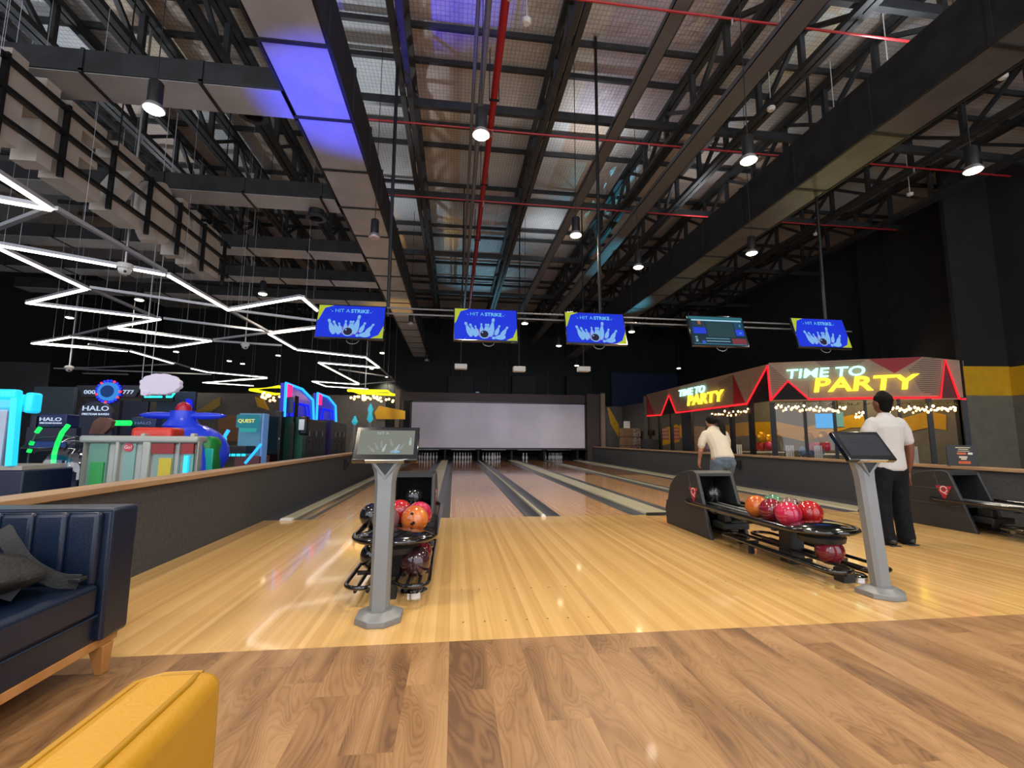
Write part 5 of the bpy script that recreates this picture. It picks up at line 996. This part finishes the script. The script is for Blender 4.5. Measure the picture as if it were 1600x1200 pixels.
# black cabinets
t = thing('black_cabinet', 'tall black game cabinet beside the lit quest cabinet', 'cabinet'); B(t, 'body', M['black'], 410, 642, 441, 900, 12, .25, .02, True); B(t, 'door_panel', M['blackgloss'], 413, 650, 437, 760, 11.97, .03, .005, True)
B(t, 'lock', M['silver'], 435, 684, 437, 687, 11.94, .03)
t = thing('black_cabinet', 'narrower black cabinet left of the blue neon cabinets', 'cabinet'); B(t, 'body', M['dark'], 443, 618, 461, 900, 12.3, .3, .02, True); B(t, 'door_panel', M['black'], 446, 660, 460, 760, 12.27, .03, .005, True); B(t, 'upper_screen', mat('dim_violet', '#2c2a4c', .4), 445, 620, 459, 645, 12.27, .03)
# two blue neon cabinets
for (xa, xb), w_, h_, lab in (((466, 508), 'first', (597, 655), 'nearer of two dark grey cabinets with tall blue neon marquees'), ((512, 540), 'second', (613, 660), 'farther of two dark grey cabinets with tall blue neon marquees')):
    t = thing('neon_cabinet', lab, 'arcade machine'); X = -3.85; p, q = onx(xa, 700, X), onx(xb, 700, X); zt = onx(xa, h_[0], X).z; zb = onx(xa, h_[1]-4, X).z; y0, y1 = p.y, q.y
    MB().box(X-.5, X, y0+.3, y1, 0, zb-.02).build('body', mat('cabinet_grey', '#44474c', .5), t, .02)
    MB().box(X-.5, X+.012, y0+.26, y0+.6, 0, zb+.02).build('green_corner' if w_ == 'first' else 'corner', mat('corner_green', '#1c5a44', .4) if w_ == 'first' else mat('corner_violet', '#33285a', .4), t, .02)
    MB().prism([(y0, zb), (y0-.05, zt), (y0+.3, zt), (y0+1.2, zt-.05), (y1-.25, zt-.25), (y1, zb)], 'x', X-.5, X-.4).build('marquee_board', mat('marquee_blue', '#0c1c9c', .3, emit='#0a18c8', es=.45), t)
    MB().tube([(X-.37, y, z) for y, z in ((y0-.02, zb), (y0-.05, zt), (y0+1.2, zt-.02), (y1-.2, zt-.24), (y1, zb))], .035, 8).build('neon_tube', LBL, t, smooth=True)
    MB().tube([(X-.35, y, z) for y, z in ((y0+.5, zb), (y0+.6, zt-.45), (y1-.7, zt-.45), (y1-.5, zb))], .03, 8).build('neon_tube', BLU, t, smooth=True)
    MB().box(X-.39, X-.34, y0-.05, y0+.35, zt-.35, zt-.02).build('pink_corner', PNK, t)
    for k in range(3):
        yy = y0+.55+k*(y1-y0-.6)/3; MB().box(X, X+.012, yy, yy+.5, .5, zb-.35).build('door_panel', mat('cabinet_panel', '#383b3f', .5), t, .004)
        MB().lathe([(.04, 0), (.04, .01)], (X+.012, yy+.25, 1.0), 12, (1, 0, 0)).build('coin_slot', M['black'], t); MB().box(X+.012, X+.018, yy+.2, yy+.3, 1.15, 1.3).build('slot_label', mat('slot_white', '#9aa4a8', .5), t)
t = thing('control_pod', 'black moulded control pod on the side of the nearer neon cabinet', 'control pod'); B(t, 'casing', M['black'], 465, 650, 481, 680, 11.9, .25, .06); B(t, 'pale_decal', M['silver'], 466, 655, 476, 672, 11.87, .03, .005)
# hanging yellow neon frames with bulbs
for cx_, P, lab in ((0, [(390, 609), (436, 604), (466, 613), (430, 616)], 'yellow neon frame with warm bulbs hanging left of the blue neon cabinets'), (1, [(543, 610), (606, 611), (617, 617), (560, 614)], 'yellow neon frame with warm bulbs hanging left of the white screen')):
    t = thing('hanging_neon_light', lab, 'hanging light'); Z = 2.75+.15*0; pts = [onz(x, y, 2.75) for x, y in P]
    cxy = sum(pts, Vector())/4; pts = [cxy+(p-cxy)*.98 for p in pts]
    MB().tube(pts, .05, 8, closed=True).build('neon_tube', glow('neon_lime', '#e8d820', 1.6), t)
    for k in range(26):
        u = random.random(); v = random.random(); p = pts[0]*(1-u)*(1-v)+pts[1]*u*(1-v)+pts[2]*u*v+pts[3]*(1-u)*v
        MB().sphere((p.x, p.y, 2.75-.1-random.random()*.2), .045, 8).build('bulb', M_BULB, t, smooth=True)
    for p in pts: MB().tube([p, (p.x, p.y, 5.49 if -2.3 < p.x < -1.45 else 8.25)], .01, 5).build('hanger_wire', M['black'], t)
# far arcade wall with stripes
wa = struct(MB().box(-16, -2.97, 20.5, 20.62, 0, 2.95).build('wall_arcade', M['greywall']))
for P, mt in (([(305, 644), (343, 620), (343, 634), (330, 643)], mat('stripe_bronze', '#8c7430', .6)), ([(398, 620), (412, 624), (420, 641), (402, 635)], M['yellow']), ([(585, 645), (592, 634), (633, 642), (633, 655), (588, 655)], M['yellow']), ([(341, 648), (372, 650), (372, 690), (341, 690)], mat('wall_wood', '#8a6248', .6))):
    MB().slab([ony(x, y, 20.45) for x, y in P], (0, 1, 0), .04).build('wall_stripe', mt, wa)
struct(MB().box(-16, -10.5, 13.2, 13.3, 0, 3.0).build('wall_arcade_side', M['dark']))
for x, y0, y1, lab in ((578, 631, 660, 'cyan lit figure-topped ride just left of the touch screen'), (554, 650, 664, 'small cyan lit ride left of the touch screen')):
    t = thing('lit_ride', lab, 'kiddie ride'); c = ony(x, y1, 18); h = ony(x, y0, 18).z; MB().lathe([(.2, 0), (.2, .9), (.12, 1.0), (.1, c.z)], (c.x, 18, 0), 16).build('pedestal', M['steel'], t, smooth=True)
    MB().lathe([(.04, c.z), (.12, c.z+.12), (.07, (c.z+h)/2), (.11, h-.2), (.03, h)], (c.x, 18, 0), 14).build('lit_top', mat('ride_cyan', '#3aa8b8', .3, emit='#28a0b8', es=.8), t, smooth=True)
# stools, desk lamps... small black cabinet near the cartons
t = thing('black_desk', 'small black counter with monitor by the party shopfront', 'counter', (8.6, 19.6, 0)); MB().box(-.25, .3, -.3, .3, 0, 1.15).build('counter_body', M['black'], t, .01); MB().box(-.1, .25, -.03, .03, 1.3, 1.55).box(-.02, .1, -.02, .03, 1.15, 1.32).build('monitor', M['blackgloss'], t)
# ================================================================== COLOURED FLOODLIGHTS added out of sight behind the partitions to tint the ducts
for x, y, z, col_, e, aim, lab in ((-3.1, 5.6, .1, (.05, .07, 1), 3800, (-1.55, 5.9, 5.5), 'unseen lamp added to throw blue light up at the left duct'), (-3.3, 15.5, .1, (1, .55, .12), 900, (-2.0, 15.5, 5.5), 'unseen lamp added to throw amber light up at the left duct'),
        (7.9, 17.5, .1, (.15, .75, 1), 2200, tuple(onz(965, 475, 5.5)), 'unseen lamp added to throw cyan light at the far right duct'), (8.0, 6.0, .1, (.9, .8, .1), 250, (6.2, 6.4, 5.5), 'unseen lamp added to throw yellow light at the near right duct')):
    t = thing('added_floodlight', lab, 'added_floodlight', (x, y, 0)); MB().box(-.12, .12, -.08, .08, .0, .06).build('casing', M['black'], t, .008); MB().box(-.1, .1, -.06, .06, .06, .064).build('lens', glow('flood%g' % x, col_, 3), t)
    ld = bpy.data.lights.new('flood_beam', 'SPOT'); ld.energy = e; ld.color = col_; ld.spot_size = .34 if x > 7.85 and y > 10 else .46; ld.spot_blend = .8; ld.shadow_soft_size = .06
    lo = bpy.data.objects.new('flood_beam', ld); COL.objects.link(lo); lo.parent = t; lo.location = (0, 0, .1); lo.rotation_euler = (Vector(aim)-Vector((x, y, .1))).to_track_quat('-Z', 'Y').to_euler()
t = thing('added_floodlight', 'lamp added on the masking wall to throw cyan light at the roof', 'added_floodlight', (1.2, 24.41, 3.52)); MB().box(-.12, .12, -.05, .05, .0, .06).build('casing', M['black'], t, .008); MB().box(-.1, .1, -.04, .04, .06, .064).build('lens', glow('floodr', (.3, .8, 1), 3), t)  # added lamp, makes the cyan patch on the far roof
ld = bpy.data.lights.new('flood_beam', 'SPOT'); ld.energy = 500; ld.color = (.3, .75, 1); ld.spot_size = .8; ld.spot_blend = .8; ld.shadow_soft_size = .06
lo = bpy.data.objects.new('flood_beam', ld); COL.objects.link(lo); lo.parent = t; lo.location = (0, 0, .1); lo.rotation_euler = Vector((0, -5, 4.5)).to_track_quat('-Z', 'Y').to_euler()
# clutter on the far back wall
for i, (x, y0, y1) in enumerate(((708, 560, 612), (722, 580, 612), (764, 575, 611), (792, 560, 611), (840, 585, 611), (856, 580, 611))):
    a = ony(x, y0, 26.9); b = ony(x, y1, 26.9); tag(MB().tube([a, (a.x, 26.9, 3.3)], .05, 6).build('wall_pipe', M['beam']), 'thin vertical pipe on the dark back wall above the white screen, %s from the left' % NUM[i], 'pipe')
a, b = ony(955, 622, 26.8), ony(1078, 586, 26.8); tag(MB().box(a.x, 13.65, 26.72, 26.82, 0, b.z).build('blue_panel', mat('deep_blue_panel', '#13284a', .6)), 'deep blue wall panel in the far right corner behind the party room', 'panel')
for i, (x0, x1) in enumerate(((700, 740), (800, 838), (885, 925))):
    a, b = ony(x0, 612, 26.4), ony(x1, 588, 26.4); tag(MB().box(a.x, b.x, 26.3, 26.9, 3.0, b.z).build('equipment_box', M['dark'], None, .02), 'dark equipment housing above the white screen, %s from the left' % NUM[i], 'equipment box')

# ================================================================== UPLIGHTS added unseen on top of the ducts and cable tray to brighten the roof
for i, (x, y, z, e) in enumerate(((-1.9, 4.2, 6.3, 45), (-1.9, 8.6, 6.3, 40), (-1.9, 13.5, 6.3, 30), (6.15, 5.2, 6.35, 40), (6.15, 10.4, 6.35, 30), (2.95, 5.0, 6.962, 30), (2.95, 9.5, 6.962, 30), (2.95, 14.5, 6.962, 22), (-6.5, 5.95, 5.8, 55), (-7.0, 8.65, 5.8, 45), (-7.0, 11.2, 5.8, 40))):
    t = thing('added_uplight', 'unseen roof fill lamp added on %s, %s from the camera' % ('the left air duct' if x == -1.9 else 'the right black duct' if x > 6 else 'the cable tray' if x > 0 else 'a cross duct', NUM[{0: 0, 1: 1, 2: 2, 3: 0, 4: 1, 5: 0, 6: 1, 7: 2, 8: 0, 9: 1, 10: 2}[i]]), 'added_uplight', (x, y, z))
    MB().box(-.09, .09, -.09, .09, 0, .05).build('casing', M['black'], t, .006); MB().lathe([(.07, 0), (.07, .006)], (0, 0, .05), 16).build('lens', glow('added_uplens', '#e8f0ff', 3), t)
    ld = bpy.data.lights.new('added_uplight_beam', 'SPOT'); ld.energy = e*2.2; ld.color = (.92, .96, 1); ld.spot_size = 2.75; ld.spot_blend = 1; ld.shadow_soft_size = .07
    lo = bpy.data.objects.new('added_uplight_beam', ld); COL.objects.link(lo); lo.parent = t; lo.location = (0, 0, .09); lo.rotation_euler = (PI, 0, 0)
